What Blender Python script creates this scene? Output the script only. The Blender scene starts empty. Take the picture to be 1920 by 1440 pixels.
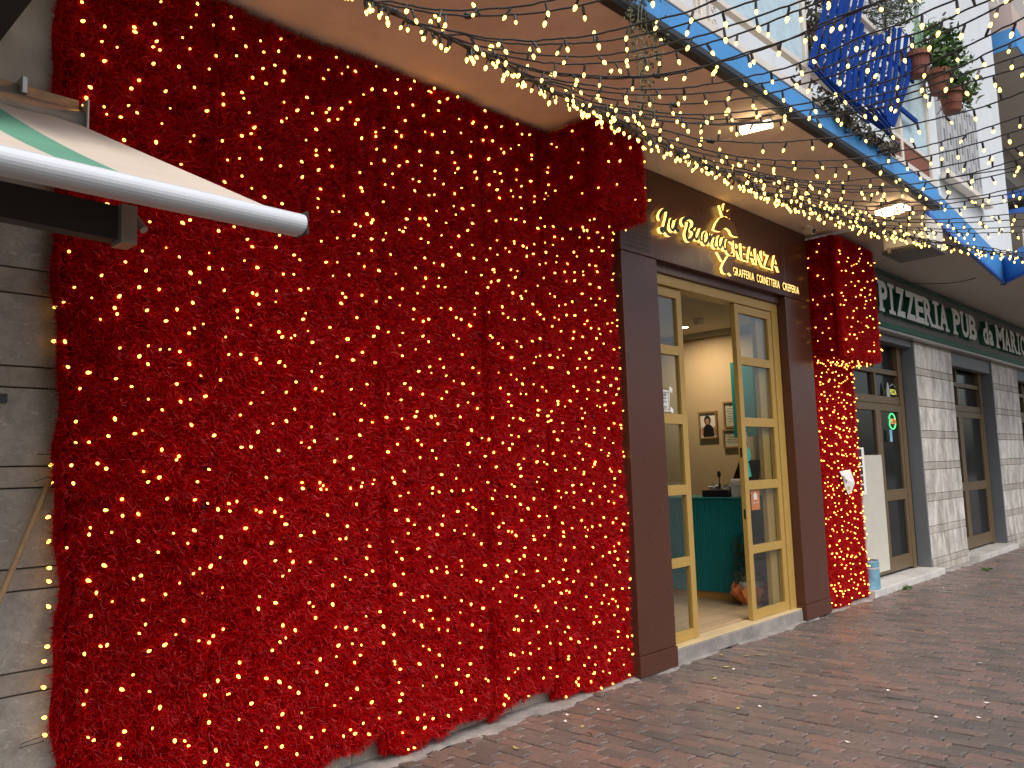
import bpy, math, random
import numpy as np
from mathutils import Vector, Matrix
random.seed(7); RNG = np.random.default_rng(11)
sc = bpy.context.scene
COL = sc.collection
R = math.radians

# ------------------------------------------------------------------ camera
F_PX, H_EYE = 1553.0, 1.55
YAW, PITCH, ROLL = R(46.343), R(6.0834), R(-1.8542)
cf = Vector((math.sin(YAW)*math.cos(PITCH), math.cos(YAW)*math.cos(PITCH), math.sin(PITCH)))
r0 = Vector((math.cos(YAW), -math.sin(YAW), 0)); u0 = r0.cross(cf)
cr = r0*math.cos(ROLL) + u0*math.sin(ROLL); cu = -r0*math.sin(ROLL) + u0*math.cos(ROLL)
EYE = Vector((0, 0, H_EYE))
cam = bpy.data.cameras.new('camera'); camo = bpy.data.objects.new('camera', cam); COL.objects.link(camo)
cam.sensor_fit = 'HORIZONTAL'; cam.sensor_width = 36.0; cam.lens = F_PX/1920*36.0
cam.clip_start = 0.05; cam.clip_end = 500
M = Matrix(((cr.x, cu.x, -cf.x, EYE.x), (cr.y, cu.y, -cf.y, EYE.y), (cr.z, cu.z, -cf.z, EYE.z), (0, 0, 0, 1)))
camo.matrix_world = M
sc.camera = camo

# ------------------------------------------------------------------ light
SUN_EL, SUN_AZ = R(52), R(205)          # overcast: a wide soft sun from the street side
w = bpy.data.worlds.new('World'); sc.world = w; w.use_nodes = True
nt = w.node_tree; nt.nodes.clear()
sky = nt.nodes.new('ShaderNodeTexSky'); sky.sky_type = 'NISHITA'; sky.sun_disc = False
sky.sun_elevation = SUN_EL; sky.sun_rotation = SUN_AZ; sky.dust_density = 4.0; sky.air_density = 1.0; sky.ozone_density = 0.6
bg = nt.nodes.new('ShaderNodeBackground'); bg.inputs['Strength'].default_value = 0.085
wo = nt.nodes.new('ShaderNodeOutputWorld')
nt.links.new(sky.outputs[0], bg.inputs[0]); nt.links.new(bg.outputs[0], wo.inputs[0])
sl = bpy.data.lights.new('sun', 'SUN'); sl.energy = 0.8; sl.angle = R(40); sl.color = (1.0, 0.97, 0.93)
so = bpy.data.objects.new('sun', sl); COL.objects.link(so)
sd = Vector((math.sin(SUN_AZ)*math.cos(SUN_EL), math.cos(SUN_AZ)*math.cos(SUN_EL), math.sin(SUN_EL)))
so.rotation_euler = (-sd).to_track_quat('-Z', 'Y').to_euler()
vs = sc.view_settings
vs.view_transform = 'Standard'; vs.look = 'None'; vs.exposure = 1.2; vs.gamma = 1.0
cy = sc.cycles
cy.use_denoising = True; cy.max_bounces = 6; cy.diffuse_bounces = 3; cy.glossy_bounces = 3
cy.transmission_bounces = 4; cy.transparent_max_bounces = 8; cy.caustics_reflective = False; cy.caustics_refractive = False
cy.sample_clamp_indirect = 4.0

# ------------------------------------------------------------------ pixel -> place (pixels of the 1920x1440 photograph)
def ray(px, py):
    return cr*((px-960)/F_PX) - cu*((py-720)/F_PX) + cf
def PY(px, py, Y): d = ray(px, py); return EYE + d*(Y/d.y)
def PZ(px, py, Z): d = ray(px, py); return EYE + d*((Z-H_EYE)/d.z)
def PX(px, py, X): d = ray(px, py); return EYE + d*(X/d.x)

# ------------------------------------------------------------------ materials
def nodes(name):
    m = bpy.data.materials.new(name); m.use_nodes = True
    t = m.node_tree; t.nodes.clear()
    o = t.nodes.new('ShaderNodeOutputMaterial'); p = t.nodes.new('ShaderNodeBsdfPrincipled')
    t.links.new(p.outputs[0], o.inputs[0])
    return m, t, p, o
def N(t, kind, **kw):
    n = t.nodes.new('ShaderNode'+kind)
    for k, v in kw.items(): setattr(n, k, v)
    return n
def pos(t, scale=(1, 1, 1)):
    g = N(t, 'NewGeometry'); mp = N(t, 'Mapping'); mp.inputs['Scale'].default_value = scale
    t.links.new(g.outputs['Position'], mp.inputs['Vector']); return mp.outputs[0]
def noise(t, vec, scale, detail=4, rough=.6):
    n = N(t, 'TexNoise'); n.inputs['Scale'].default_value = scale; n.inputs['Detail'].default_value = detail
    n.inputs['Roughness'].default_value = rough; t.links.new(vec, n.inputs['Vector']); return n.outputs[0]
def ramp(t, fac, stops):
    r = N(t, 'ValToRGB'); e = r.color_ramp.elements
    while len(e) < len(stops): e.new(.5)
    for i, (p, c) in enumerate(stops): e[i].position = p; e[i].color = (*c, 1)
    t.links.new(fac, r.inputs[0]); return r.outputs[0]
def mixc(t, fac, a, b, mode='MIX'):
    n = N(t, 'MixRGB', blend_type=mode)
    for i, v in enumerate((fac, a, b)):
        if hasattr(v, 'is_linked') or hasattr(v, 'links'): t.links.new(v, n.inputs[i])
        elif i == 0: n.inputs[0].default_value = v
        else: n.inputs[i].default_value = (*v, 1)
    return n.outputs[0]
def bump(t, p, h, strength=.3, dist=.01):
    b = N(t, 'Bump'); b.inputs['Strength'].default_value = strength; b.inputs['Distance'].default_value = dist
    t.links.new(h, b.inputs['Height']); t.links.new(b.outputs[0], p.inputs['Normal'])
def sc3(c, k): return tuple(min(1, x*k) for x in c)
def simple(name, col, rough=.5, metal=0, var=.12, scale=6, bmp=.0, bscale=60, island=0, stretch=(1, 1, 1), spec=.5, dirt=None):
    m, t, p, o = nodes(name)
    v = pos(t, stretch)
    c = ramp(t, noise(t, v, scale), [(.25, sc3(col, 1-var)), (.75, sc3(col, 1+var))])
    if island:
        g = N(t, 'NewGeometry'); k = ramp(t, g.outputs['Random Per Island'], [(0, (1-island,)*3), (1, (1+0*island,)*3)])
        c = mixc(t, 1.0, c, k, 'MULTIPLY')
    if dirt:
        dn = ramp(t, noise(t, pos(t, dirt[2]), dirt[1], 6, .7), [(.45, (0, 0, 0)), (.75, (1, 1, 1))])
        c = mixc(t, dn, c, dirt[0])
    t.links.new(c, p.inputs['Base Color'])
    p.inputs['Metallic'].default_value = metal; p.inputs['Specular IOR Level'].default_value = spec
    rr = N(t, 'MapRange'); rr.inputs[3].default_value = max(0, rough-.08); rr.inputs[4].default_value = min(1, rough+.08)
    t.links.new(noise(t, v, scale*3), rr.inputs[0]); t.links.new(rr.outputs[0], p.inputs['Roughness'])
    if bmp: bump(t, p, noise(t, v, bscale, 6), bmp)
    return m
def emit(name, col, strength):
    m, t, p, o = nodes(name)
    p.inputs['Base Color'].default_value = (*[min(1, c) for c in col], 1); p.inputs['Roughness'].default_value = .4
    p.inputs['Emission Color'].default_value = (*col, 1); p.inputs['Emission Strength'].default_value = strength
    return m
def glassy(name, tint=(1, 1, 1), refl=.5, frost=0):
    m, t, p, o = nodes(name); t.nodes.remove(p)
    tr = N(t, 'BsdfTransparent'); tr.inputs[0].default_value = (*tint, 1)
    gl = N(t, 'BsdfGlossy'); gl.inputs['Roughness'].default_value = .02
    lw = N(t, 'LayerWeight'); lw.inputs['Blend'].default_value = .5
    pw = N(t, 'Math', operation='POWER'); t.links.new(lw.outputs['Facing'], pw.inputs[0]); pw.inputs[1].default_value = 4.0
    fr = N(t, 'MapRange'); t.links.new(pw.outputs[0], fr.inputs[0]); fr.inputs[3].default_value = .05; fr.inputs[4].default_value = .9
    mx = N(t, 'MixShader'); t.links.new(fr.outputs[0], mx.inputs[0]); t.links.new(tr.outputs[0], mx.inputs[1]); t.links.new(gl.outputs[0], mx.inputs[2])
    t.links.new(mx.outputs[0], o.inputs[0]); return m

def tinsel_mat():
    m, t, p, o = nodes('red_tinsel')
    g = N(t, 'NewGeometry')
    c = ramp(t, g.outputs['Random Per Island'], [(0, (.27, .000, .001)), (.5, (.50, .002, .003)), (.9, (.72, .006, .011)), (1, (.85, .05, .07))])
    t.links.new(c, p.inputs['Base Color']); p.inputs['Roughness'].default_value = .30; p.inputs['Specular IOR Level'].default_value = .22
    tl = N(t, 'BsdfTranslucent'); t.links.new(c, tl.inputs[0])
    mx = N(t, 'MixShader'); mx.inputs[0].default_value = .28
    t.links.new(p.outputs[0], mx.inputs[1]); t.links.new(tl.outputs[0], mx.inputs[2]); t.links.new(mx.outputs[0], o.inputs[0])
    return m
def stone_mat(name, base, patch, dark, scale=5, stain=None):
    m, t, p, o = nodes(name)
    v = pos(t)
    vo = N(t, 'TexVoronoi'); vo.inputs['Scale'].default_value = scale*2.2
    dv = mixc(t, .25, v, N(t, 'TexNoise').outputs[1]); t.links.new(dv, vo.inputs['Vector'])
    c = ramp(t, noise(t, v, scale, 8, .65), [(.3, sc3(base, .72)), (.5, base), (.72, sc3(base, 1.2))])
    pr = ramp(t, vo.outputs['Distance'], [(.12, (1, 1, 1)), (.3, (0, 0, 0))])
    c = mixc(t, mixc(t, .7, (0, 0, 0), pr), c, patch)
    ve = ramp(t, noise(t, v, scale*1.7, 10, .75), [(.485, (0, 0, 0)), (.5, (1, 1, 1)), (.515, (0, 0, 0))])
    c = mixc(t, mixc(t, .65, (0, 0, 0), ve), c, dark)
    if stain:
        s = ramp(t, noise(t, pos(t, (3, 3, .8)), 2.2, 8, .7), [(.42, (0, 0, 0)), (.62, (1, 1, 1))])
        c = mixc(t, mixc(t, .8, (0, 0, 0), s), c, stain)
    g = N(t, 'ObjectInfo'); k = ramp(t, g.outputs['Random'], [(0, (.84, .83, .82)), (1, (1.0, 1.0, 1.0))])
    c = mixc(t, 1, c, k, 'MULTIPLY')
    t.links.new(c, p.inputs['Base Color']); p.inputs['Roughness'].default_value = .6
    bump(t, p, noise(t, v, 70, 6), .15)
    return m
def paver_mat():
    m, t, p, o = nodes('paver_clay')
    v = pos(t)
    g = N(t, 'NewGeometry'); oi = N(t, 'ObjectInfo')
    rnd = N(t, 'Math', operation='FRACT'); ad = N(t, 'Math', operation='ADD')
    t.links.new(g.outputs['Random Per Island'], ad.inputs[0]); t.links.new(oi.outputs['Random'], ad.inputs[1]); t.links.new(ad.outputs[0], rnd.inputs[0])
    c = ramp(t, rnd.outputs[0], [(0, (.135, .122, .113)), (.3, (.172, .146, .131)), (.6, (.205, .160, .140)), (.85, (.240, .165, .140)), (1, (.155, .140, .129))])
    big = ramp(t, noise(t, v, .9, 5, .6), [(.35, (.78, .80, .80)), (.65, (1.08, 1.0, .97))])
    c = mixc(t, 1, c, big, 'MULTIPLY')
    fine = ramp(t, noise(t, v, 38, 6, .7), [(.3, (.62, .62, .62)), (.7, (1.2, 1.2, 1.2))])
    c = mixc(t, 1, c, fine, 'MULTIPLY')
    sp = ramp(t, noise(t, v, 9, 7, .8), [(.62, (0, 0, 0)), (.74, (1, 1, 1))])
    c = mixc(t, mixc(t, .6, (0, 0, 0), sp), c, (.085, .073, .068))
    t.links.new(c, p.inputs['Base Color'])
    rr = ramp(t, noise(t, v, 2.0, 4), [(.35, (.30,)*3), (.65, (.55,)*3)]); t.links.new(rr, p.inputs['Roughness'])
    bump(t, p, noise(t, v, 90, 6, .7), .35, .006)
    return m

mt = {}
mt['tinsel'] = tinsel_mat()
mt['tin_back'] = simple('tinsel_backing', (.10, .0, .001), 1.0, var=.3, scale=20, spec=.0)
mt['bulb'] = emit('warm_bulb', (1.0, .60, .12), 2.6)
mt['bulb_in'] = emit('warm_tinsel_bulb', (1.0, .43, .065), 3.2)
mt['wire'] = simple('black_cable', (.012, .010, .010), .5, var=.2, scale=30)
mt['brown'] = simple('brown_metal_panel', (.078, .027, .016), .30, var=.06, scale=3, spec=.45)
mt['brown_d'] = simple('brown_metal_return', (.06, .020, .010), .35, var=.06, scale=3)
mt['gold'] = simple('ochre_painted_frame', (.41, .265, .07), .38, var=.08, scale=5)
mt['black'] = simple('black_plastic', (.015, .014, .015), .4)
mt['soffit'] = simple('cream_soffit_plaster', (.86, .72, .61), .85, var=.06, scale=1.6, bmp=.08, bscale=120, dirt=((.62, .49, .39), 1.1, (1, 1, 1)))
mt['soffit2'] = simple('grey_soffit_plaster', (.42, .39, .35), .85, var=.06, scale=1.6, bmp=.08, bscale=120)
mt['blue'] = simple('blue_painted_fascia', (.055, .26, .60), .5, var=.1, scale=4, dirt=((.06, .2, .42), 3, (1, 1, 3)))
mt['bluedark'] = simple('dark_drip_and_painted_shadow', (.022, .026, .032), .6)
mt['cream'] = simple('cream_painted_metal', (.60, .56, .50), .5, var=.08, scale=6)
mt['uwall'] = simple('pale_blue_white_plaster', (.56, .61, .645), .85, var=.05, scale=1.2, bmp=.1, bscale=60, dirt=((.5, .55, .58), 1.4, (1.5, 1.5, .5)))
mt['frost'] = simple('frosted_glass_panel', (.42, .56, .62), .25, var=.12, scale=14, bmp=.2, bscale=50)
mt['slat'] = simple('deep_blue_painted_wood', (.002, .030, .20), .6, var=.15, scale=8, spec=.1, stretch=(1, 1, .2))
mt['plaster'] = simple('grey_beige_plaster', (.56, .51, .44), .9, var=.06, scale=2, bmp=.1, bscale=90, dirt=((.33, .31, .28), 2, (1, 1, .6)))
mt['stone_l'] = stone_mat('breccia_marble', (.40, .365, .31), (.60, .55, .47), (.15, .133, .112), 9)
mt['stone_lb'] = stone_mat('brown_vein_marble', (.40, .34, .275), (.47, .41, .34), (.17, .145, .12), 7)
mt['stone_r'] = stone_mat('weathered_white_marble', (.70, .68, .635), (.78, .76, .71), (.38, .355, .32), 7, stain=(.27, .245, .215))
mt['stone_rb'] = stone_mat('weathered_tan_marble', (.53, .495, .44), (.58, .545, .49), (.31, .28, .24), 6, stain=(.26, .23, .2))
mt['joint'] = simple('dark_mortar', (.10, .095, .085), .95)
mt['joint2'] = simple('grey_mortar', (.19, .18, .165), .95)
mt['paver'] = paver_mat()
mt['mortar'] = simple('sandy_joint_fill', (.10, .088, .078), .95, var=.3, scale=14, bmp=.4, bscale=80, dirt=((.30, .27, .24), 5, (1, 1, 1)))
mt['cement'] = simple('grey_cement', (.27, .25, .235), .9, var=.25, scale=9, bmp=.5, bscale=40, dirt=((.16, .15, .14), 6, (1, 1, 1)))
mt['asph'] = simple('worn_kerb_stone', (.25, .24, .23), .9, var=.2, scale=8, bmp=.4)
mt['marble_step'] = simple('white_marble_step', (.55, .54, .51), .5, var=.12, scale=5, dirt=((.3, .29, .27), 4, (1, 1, 1)))
mt['teal'] = simple('teal_slatted_panel', (.0, .19, .20), .45, var=.08, scale=4)
mt['oak'] = simple('oak_floor', (.44, .31, .18), .45, var=.18, scale=3, stretch=(.5, 8, 1))
mt['palewood'] = simple('pale_wood_sill', (.58, .45, .25), .5, var=.1, scale=4)
mt['skirt'] = simple('ochre_plinth_board', (.42, .22, .06), .45, var=.1, scale=3)
mt['iwall'] = simple('beige_interior_paint', (.54, .41, .255), .8, var=.03, scale=2)
mt['iceil'] = simple('white_interior_ceiling', (.62, .57, .50), .85, var=.02)
mt['pglass'] = glassy('clear_pane', (.93, .95, .94))
mt['darkglass'] = simple('dark_interior_glass', (.010, .011, .012), .10, var=.2, spec=.28)
mt['white'] = simple('white_paper', (.78, .77, .75), .7, var=.03)
mt['print'] = simple('black_print', (.02, .02, .02), .7)
mt['sign_face'] = simple('dark_green_letter_face', (.035, .05, .038), .35)
mt['sign_side'] = emit('lit_letter_edge', (1.0, .64, .15), 1.15)
mt['sign_brown'] = simple('bronze_letter_face', (.20, .085, .03), .35)
mt['sign_lit'] = emit('lit_small_letters', (1.0, .68, .20), 1.0)
mt['alu'] = simple('white_lacquered_aluminium', (.56, .60, .64), .22, var=.04, scale=8)
mt['steel'] = simple('dull_steel', (.42, .40, .37), .35, metal=.6, var=.15, scale=9)
mt['arm'] = simple('dark_brown_steel', (.035, .028, .024), .45)
mt['canvas'] = simple('cream_awning_canvas', (.52, .455, .385), .8, var=.08, scale=3, bmp=.1, bscale=300)
mt['canvasg'] = simple('green_awning_stripe', (.10, .27, .19), .8, var=.08, scale=5, bmp=.1, bscale=300)
mt['wood'] = simple('pale_wood_stick', (.42, .27, .13), .55, var=.15, scale=8, stretch=(8, 8, 1))
mt['wooddoor'] = simple('olive_brown_wood_frame', (.115, .078, .038), .42, var=.15, scale=6, stretch=(4, 4, .6))
mt['greyjamb'] = simple('slate_grey_painted_jamb', (.13, .14, .155), .5, var=.08, scale=5)
mt['pzboard'] = simple('weathered_grey_sign_board', (.105, .11, .098), .6, var=.12, scale=3)
mt['pzgreen'] = simple('dark_green_sign_trim', (.010, .085, .052), .5)
mt['pzwhite'] = simple('white_letter_face', (.55, .57, .54), .5, var=.06)
mt['panelw'] = simple('cream_door_panel', (.50, .49, .42), .6, var=.06)
mt['lamp'] = emit('lit_batten_diffuser', (1.0, .74, .40), 7.0)
mt['spot'] = emit('lit_downlight', (1.0, .78, .45), 4.0)
mt['acm'] = simple('cream_appliance_metal', (.60, .56, .48), .45, var=.08, scale=5)
mt['terra'] = simple('terracotta', (.17, .055, .03), .75, var=.2, scale=12, bmp=.15)
mt['soil'] = simple('potting_soil', (.035, .026, .02), .95, var=.3, scale=50)
mt['leaf'] = simple('green_leaf', (.075, .16, .028), .5, var=.3, scale=14, island=.5)
mt['leafp'] = simple('pale_strap_leaf', (.17, .30, .16), .5, var=.2, scale=10)
mt['leafg'] = simple('grey_green_needle', (.10, .115, .085), .7, var=.3, scale=20, island=.5)
mt['dry'] = simple('dry_olive_leaf', (.085, .075, .05), .7, var=.35, scale=20, island=.6)
mt['trail'] = simple('trailing_stem', (.13, .14, .08), .8, var=.3, scale=20)
mt['pink'] = simple('pink_flower', (.6, .06, .12), .6)
mt['yleaf'] = simple('yellowed_leaf', (.42, .36, .12), .7, var=.2, scale=30)
mt['twig'] = simple('dark_twig', (.03, .022, .016), .8)
mt['orange'] = simple('orange_wrap', (.62, .20, .06), .55, var=.15, scale=20)
mt['film'] = glassy('clear_film', (.8, .82, .8))
mt['frame'] = simple('wood_picture_frame', (.30, .18, .07), .5)
mt['paperold'] = simple('certificate_paper', (.50, .48, .38), .7)
mt['skin'] = simple('printed_skin_tone', (.45, .23, .14), .7)
mt['neon_g'] = emit('green_neon', (.10, 1.0, .30), .5)
mt['neon_r'] = emit('red_neon', (1.0, .22, .10), .6)
mt['neon_y'] = emit('yellow_neon', (.75, .8, .12), .22)
mt['cyan'] = simple('turquoise_card', (.03, .52, .46), .5)
mt['bucket'] = simple('blue_printed_tin', (.20, .45, .62), .4, var=.25, scale=14)
mt['shutter'] = simple('grey_louvre', (.36, .37, .38), .6, var=.08)
mt['farwall'] = simple('far_grey_plaster', (.34, .33, .31), .9, var=.08, scale=1)
mt['farpink'] = simple('far_rose_plaster', (.45, .36, .33), .9, var=.08, scale=1)
mt['fardark'] = simple('far_roller_shutter', (.10, .095, .085), .7, var=.2, scale=3, stretch=(1, 1, 6))
mt['blue2'] = simple('bright_blue_rail', (.03, .12, .48), .5)

# ------------------------------------------------------------------ mesh building
WORLD = {}
class MB:
    def __init__(s): s.v = []; s.f = []; s.m = []
    def add(s, vs_, fs, mi=0):
        b = len(s.v); s.v += [tuple(p) for p in vs_]; s.f += [tuple(b+i for i in f) for f in fs]; s.m += [mi]*len(fs); return s
    def box(s, x0, x1, y0, y1, z0, z1, mi=0, rz=0, c=None):
        P = [(x, y, z) for z in (z0, z1) for x, y in ((x0, y0), (x1, y0), (x1, y1), (x0, y1))]
        if rz:
            cx, cy_ = c or ((x0+x1)/2, (y0+y1)/2); ca, sa = math.cos(rz), math.sin(rz)
            P = [(cx+(x-cx)*ca-(y-cy_)*sa, cy_+(x-cx)*sa+(y-cy_)*ca, z) for x, y, z in P]
        return s.add(P, [(0, 3, 2, 1), (4, 5, 6, 7), (0, 1, 5, 4), (1, 2, 6, 5), (2, 3, 7, 6), (3, 0, 4, 7)], mi)
    def bev(s, x0, x1, y0, y1, z0, z1, b=.004, mi=0):
        # box whose six faces are inset by b at every edge (a chamfered block)
        xs, ys, zs = (x0, x1), (y0, y1), (z0, z1); V = []; idx = {}
        for i in (0, 1):
            for j in (0, 1):
                for k in (0, 1):
                    sx, sy, sz = (1, -1)[i]*b, (1, -1)[j]*b, (1, -1)[k]*b
                    for a, q in enumerate(((xs[i], ys[j]+sy, zs[k]+sz), (xs[i]+sx, ys[j], zs[k]+sz), (xs[i]+sx, ys[j]+sy, zs[k]))):
                        idx[(i, j, k, a)] = len(V); V.append(q)
        I = idx; Fs = []
        for i in (0, 1): Fs.append([I[(i, j, k, 0)] for j, k in ((0, 0), (1, 0), (1, 1), (0, 1))])
        for j in (0, 1): Fs.append([I[(i, j, k, 1)] for i, k in ((0, 0), (1, 0), (1, 1), (0, 1))])
        for k in (0, 1): Fs.append([I[(i, j, k, 2)] for i, j in ((0, 0), (1, 0), (1, 1), (0, 1))])
        for j in (0, 1):
            for k in (0, 1): Fs.append([I[(0, j, k, 1)], I[(1, j, k, 1)], I[(1, j, k, 2)], I[(0, j, k, 2)]])
        for i in (0, 1):
            for k in (0, 1): Fs.append([I[(i, 0, k, 0)], I[(i, 1, k, 0)], I[(i, 1, k, 2)], I[(i, 0, k, 2)]])
        for i in (0, 1):
            for j in (0, 1): Fs.append([I[(i, j, 0, 0)], I[(i, j, 1, 0)], I[(i, j, 1, 1)], I[(i, j, 0, 1)]])
        for i in (0, 1):
            for j in (0, 1):
                for k in (0, 1): Fs.append([I[(i, j, k, 0)], I[(i, j, k, 1)], I[(i, j, k, 2)]])
        return s.add(V, Fs, mi)
    def tube(s, pts, r, seg=6, mi=0, caps=True):
        pts = [Vector(p) for p in pts]; n = len(pts); rs = r if hasattr(r, '__len__') else [r]*n
        b = len(s.v); up = None
        for i, p in enumerate(pts):
            d = (pts[min(i+1, n-1)]-pts[max(i-1, 0)])
            d = d.normalized() if d.length > 1e-9 else Vector((0, 0, 1))
            if up is None: up = Vector((0, 0, 1)) if abs(d.z) < .9 else Vector((1, 0, 0))
            a = d.cross(up).normalized(); c = a.cross(d).normalized(); up = c
            for k in range(seg):
                t = 2*math.pi*k/seg; s.v.append(tuple(p+(a*math.cos(t)+c*math.sin(t))*rs[i]))
        for i in range(n-1):
            for k in range(seg):
                k2 = (k+1) % seg; s.f.append((b+i*seg+k, b+i*seg+k2, b+(i+1)*seg+k2, b+(i+1)*seg+k)); s.m.append(mi)
        if caps:
            s.f.append(tuple(b+k for k in range(seg))[::-1]); s.m.append(mi)
            s.f.append(tuple(b+(n-1)*seg+k for k in range(seg))); s.m.append(mi)
        return s
    def lathe(s, prof, seg=16, c=(0, 0, 0), mi=0):
        b = len(s.v); n = len(prof)
        for r, z in prof:
            for k in range(seg): t = 2*math.pi*k/seg; s.v.append((c[0]+r*math.cos(t), c[1]+r*math.sin(t), c[2]+z))
        for i in range(n-1):
            for k in range(seg):
                k2 = (k+1) % seg; s.f.append((b+i*seg+k, b+i*seg+k2, b+(i+1)*seg+k2, b+(i+1)*seg+k)); s.m.append(mi)
        s.f.append(tuple(b+k for k in range(seg))[::-1]); s.m.append(mi)
        s.f.append(tuple(b+(n-1)*seg+k for k in range(seg))); s.m.append(mi)
        return s
    def prism_xz(s, poly, y0, y1, mf=0, ms=1):
        # polygon in the facade plane, front at y0
        n = len(poly); b = len(s.v)
        area = sum(poly[i][0]*poly[(i+1) % n][1]-poly[(i+1) % n][0]*poly[i][1] for i in range(n))
        if area < 0: poly = poly[::-1]
        s.v += [(x, y0, z) for x, z in poly]+[(x, y1, z) for x, z in poly]
        s.f.append(tuple(b+i for i in range(n))); s.m.append(mf)
        s.f.append(tuple(b+n+i for i in range(n))[::-1]); s.m.append(ms)
        for i in range(n):
            j = (i+1) % n; s.f.append((b+j, b+i, b+n+i, b+n+j)); s.m.append(ms)
        return s
    def build(s, name, mats, parent=None, loc=None, smooth=False):
        mats = mats if isinstance(mats, (list, tuple)) else [mats]
        if parent is not None: off = WORLD[parent.name]
        else: off = Vector(loc) if loc is not None else base_of(s.v)
        me = bpy.data.meshes.new(name)
        me.from_pydata([(x-off[0], y-off[1], z-off[2]) for x, y, z in s.v], [], s.f)
        for k in mats: me.materials.append(mt[k])
        if len(mats) > 1: me.polygons.foreach_set('material_index', s.m)
        if smooth: me.polygons.foreach_set('use_smooth', [True]*len(s.f))
        me.update()
        o = bpy.data.objects.new(name, me); COL.objects.link(o)
        if parent is not None: o.parent = parent; WORLD[o.name] = WORLD[parent.name]
        else: o.location = off; WORLD[o.name] = Vector(off)
        return o
def base_of(v):
    a = np.array(v); return Vector(((a[:, 0].min()+a[:, 0].max())/2, (a[:, 1].min()+a[:, 1].max())/2, a[:, 2].min()))
def thing(name, label, cat, loc, group=None):
    o = bpy.data.objects.new(name, None); COL.objects.link(o); o.empty_display_size = .1
    o.location = loc; WORLD[o.name] = Vector(loc); return tag(o, label, cat, group)
def tag(o, label, cat, group=None):
    o['label'] = label; o['category'] = cat
    if group: o['group'] = group
    return o
def kind(o, k): o['kind'] = k; return o
def inst(src_mesh, name, parent, loc, rot=None, scl=None):
    o = bpy.data.objects.new(name, src_mesh); COL.objects.link(o); o.parent = parent
    o.location = Vector(loc)-WORLD[parent.name]
    if rot is not None: o.rotation_euler = rot
    if scl is not None: o.scale = scl
    return o
def BX(name, mats, x0, x1, y0, y1, z0, z1, parent=None, b=0):
    m = MB(); (m.bev(x0, x1, y0, y1, z0, z1, b) if b else m.box(x0, x1, y0, y1, z0, z1)); return m.build(name, mats, parent)
def catmull(P, n=8):
    P = [np.array(p, float) for p in P]; Q = [2*P[0]-P[1]]+P+[2*P[-1]-P[-2]]; out = []
    for i in range(1, len(Q)-2):
        for k in range(n):
            t = k/n; a, b, c, d = Q[i-1:i+3]
            out.append(.5*((2*b)+(-a+c)*t+(2*a-5*b+4*c-d)*t*t+(-a+3*b-3*c+d)*t**3))
    out.append(P[-1]); return out
def char_mesh(txt, bold=0.0):
    cu_ = bpy.data.curves.new('glyph', 'FONT'); cu_.body = txt; cu_.size = 1; cu_.offset = bold; cu_.resolution_u = 3
    o = bpy.data.objects.new('glyph', cu_); COL.objects.link(o)
    dg = bpy.context.evaluated_depsgraph_get(); dg.update()
    me = bpy.data.meshes.new_from_object(o.evaluated_get(dg))
    V = np.array([v.co[:2] for v in me.vertices]); Fc = [tuple(p.vertices) for p in me.polygons]
    bpy.data.objects.remove(o); bpy.data.curves.remove(cu_); bpy.data.meshes.remove(me)
    return V, Fc
def extrude_flat(V, Fc, to3, back, mb, mf=0, ms=1):
    # V in 2-D glyph space, to3 -> front point, back = offset vector to the rear face
    b = len(mb.v); n = len(V); fr = [to3(p) for p in V]
    mb.v += [tuple(p) for p in fr]+[tuple(Vector(p)+back) for p in fr]
    cnt = {}
    for f in Fc:
        mb.f.append(tuple(b+i for i in f)); mb.m.append(mf)
        for i in range(len(f)):
            e = (f[i], f[(i+1) % len(f)]); k = (min(e), max(e)); cnt.setdefault(k, []).append(e)
    for k, es in cnt.items():
        if len(es) == 1:
            i, j = es[0]; mb.f.append((b+j, b+i, b+n+i, b+n+j)); mb.m.append(ms)
def print_text(txt, x0, x1, z0, z1, y, parent, name='print', mat='print', bold=.01):
    V, Fc = char_mesh(txt, bold); lo, hi = V.min(0), V.max(0); mb = MB()
    f = lambda p: (x0+(p[0]-lo[0])/(hi[0]-lo[0])*(x1-x0), y, z0+(p[1]-lo[1])/(hi[1]-lo[1])*(z1-z0))
    mb.add([f(p) for p in V], Fc); return mb.build(name, mat, parent)

# ================================================================== GROUND
g = MB(); g.add([(-40, -40, -.012), (80, -40, -.012), (80, 40, -.012), (-40, 40, -.012)], [(0, 1, 2, 3)])
ground = kind(g.build('ground', 'mortar', loc=(0, 0, -.012)), 'structure')
PL, PW, J = .205, .102, .009
def paver_mb(cx, cy_, z=0., l=PL, wd=PW, rz=0, tilt=(0, 0)):
    m = MB(); hx, hy = wd/2-J/2, l/2-J/2; c = .006
    # zigzag ends as on interlocking pavers
    top = [(-hx, -hy), (0, -hy+.012), (hx, -hy), (hx+.003, 0), (hx, hy), (0, hy+.010), (-hx, hy), (-hx+.003, 0)]
    ca, sa = math.cos(rz), math.sin(rz)
    def tr(x, y, zz): return (cx+x*ca-y*sa, cy_+x*sa+y*ca, z+zz+x*tilt[0]+y*tilt[1])
    n = len(top)
    V = [tr(x*(1-c/hx*1.0), y*(1-c/hy), 0) for x, y in top]+[tr(x, y, -.005) for x, y in top]+[tr(x, y, -.03) for x, y in top]
    Fs = [tuple(range(n))]
    for k in (0, 1):
        for i in range(n): j = (i+1) % n; Fs.append((k*n+j, k*n+i, (k+1)*n+i, (k+1)*n+j))
    return V, Fs
spots = []
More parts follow.
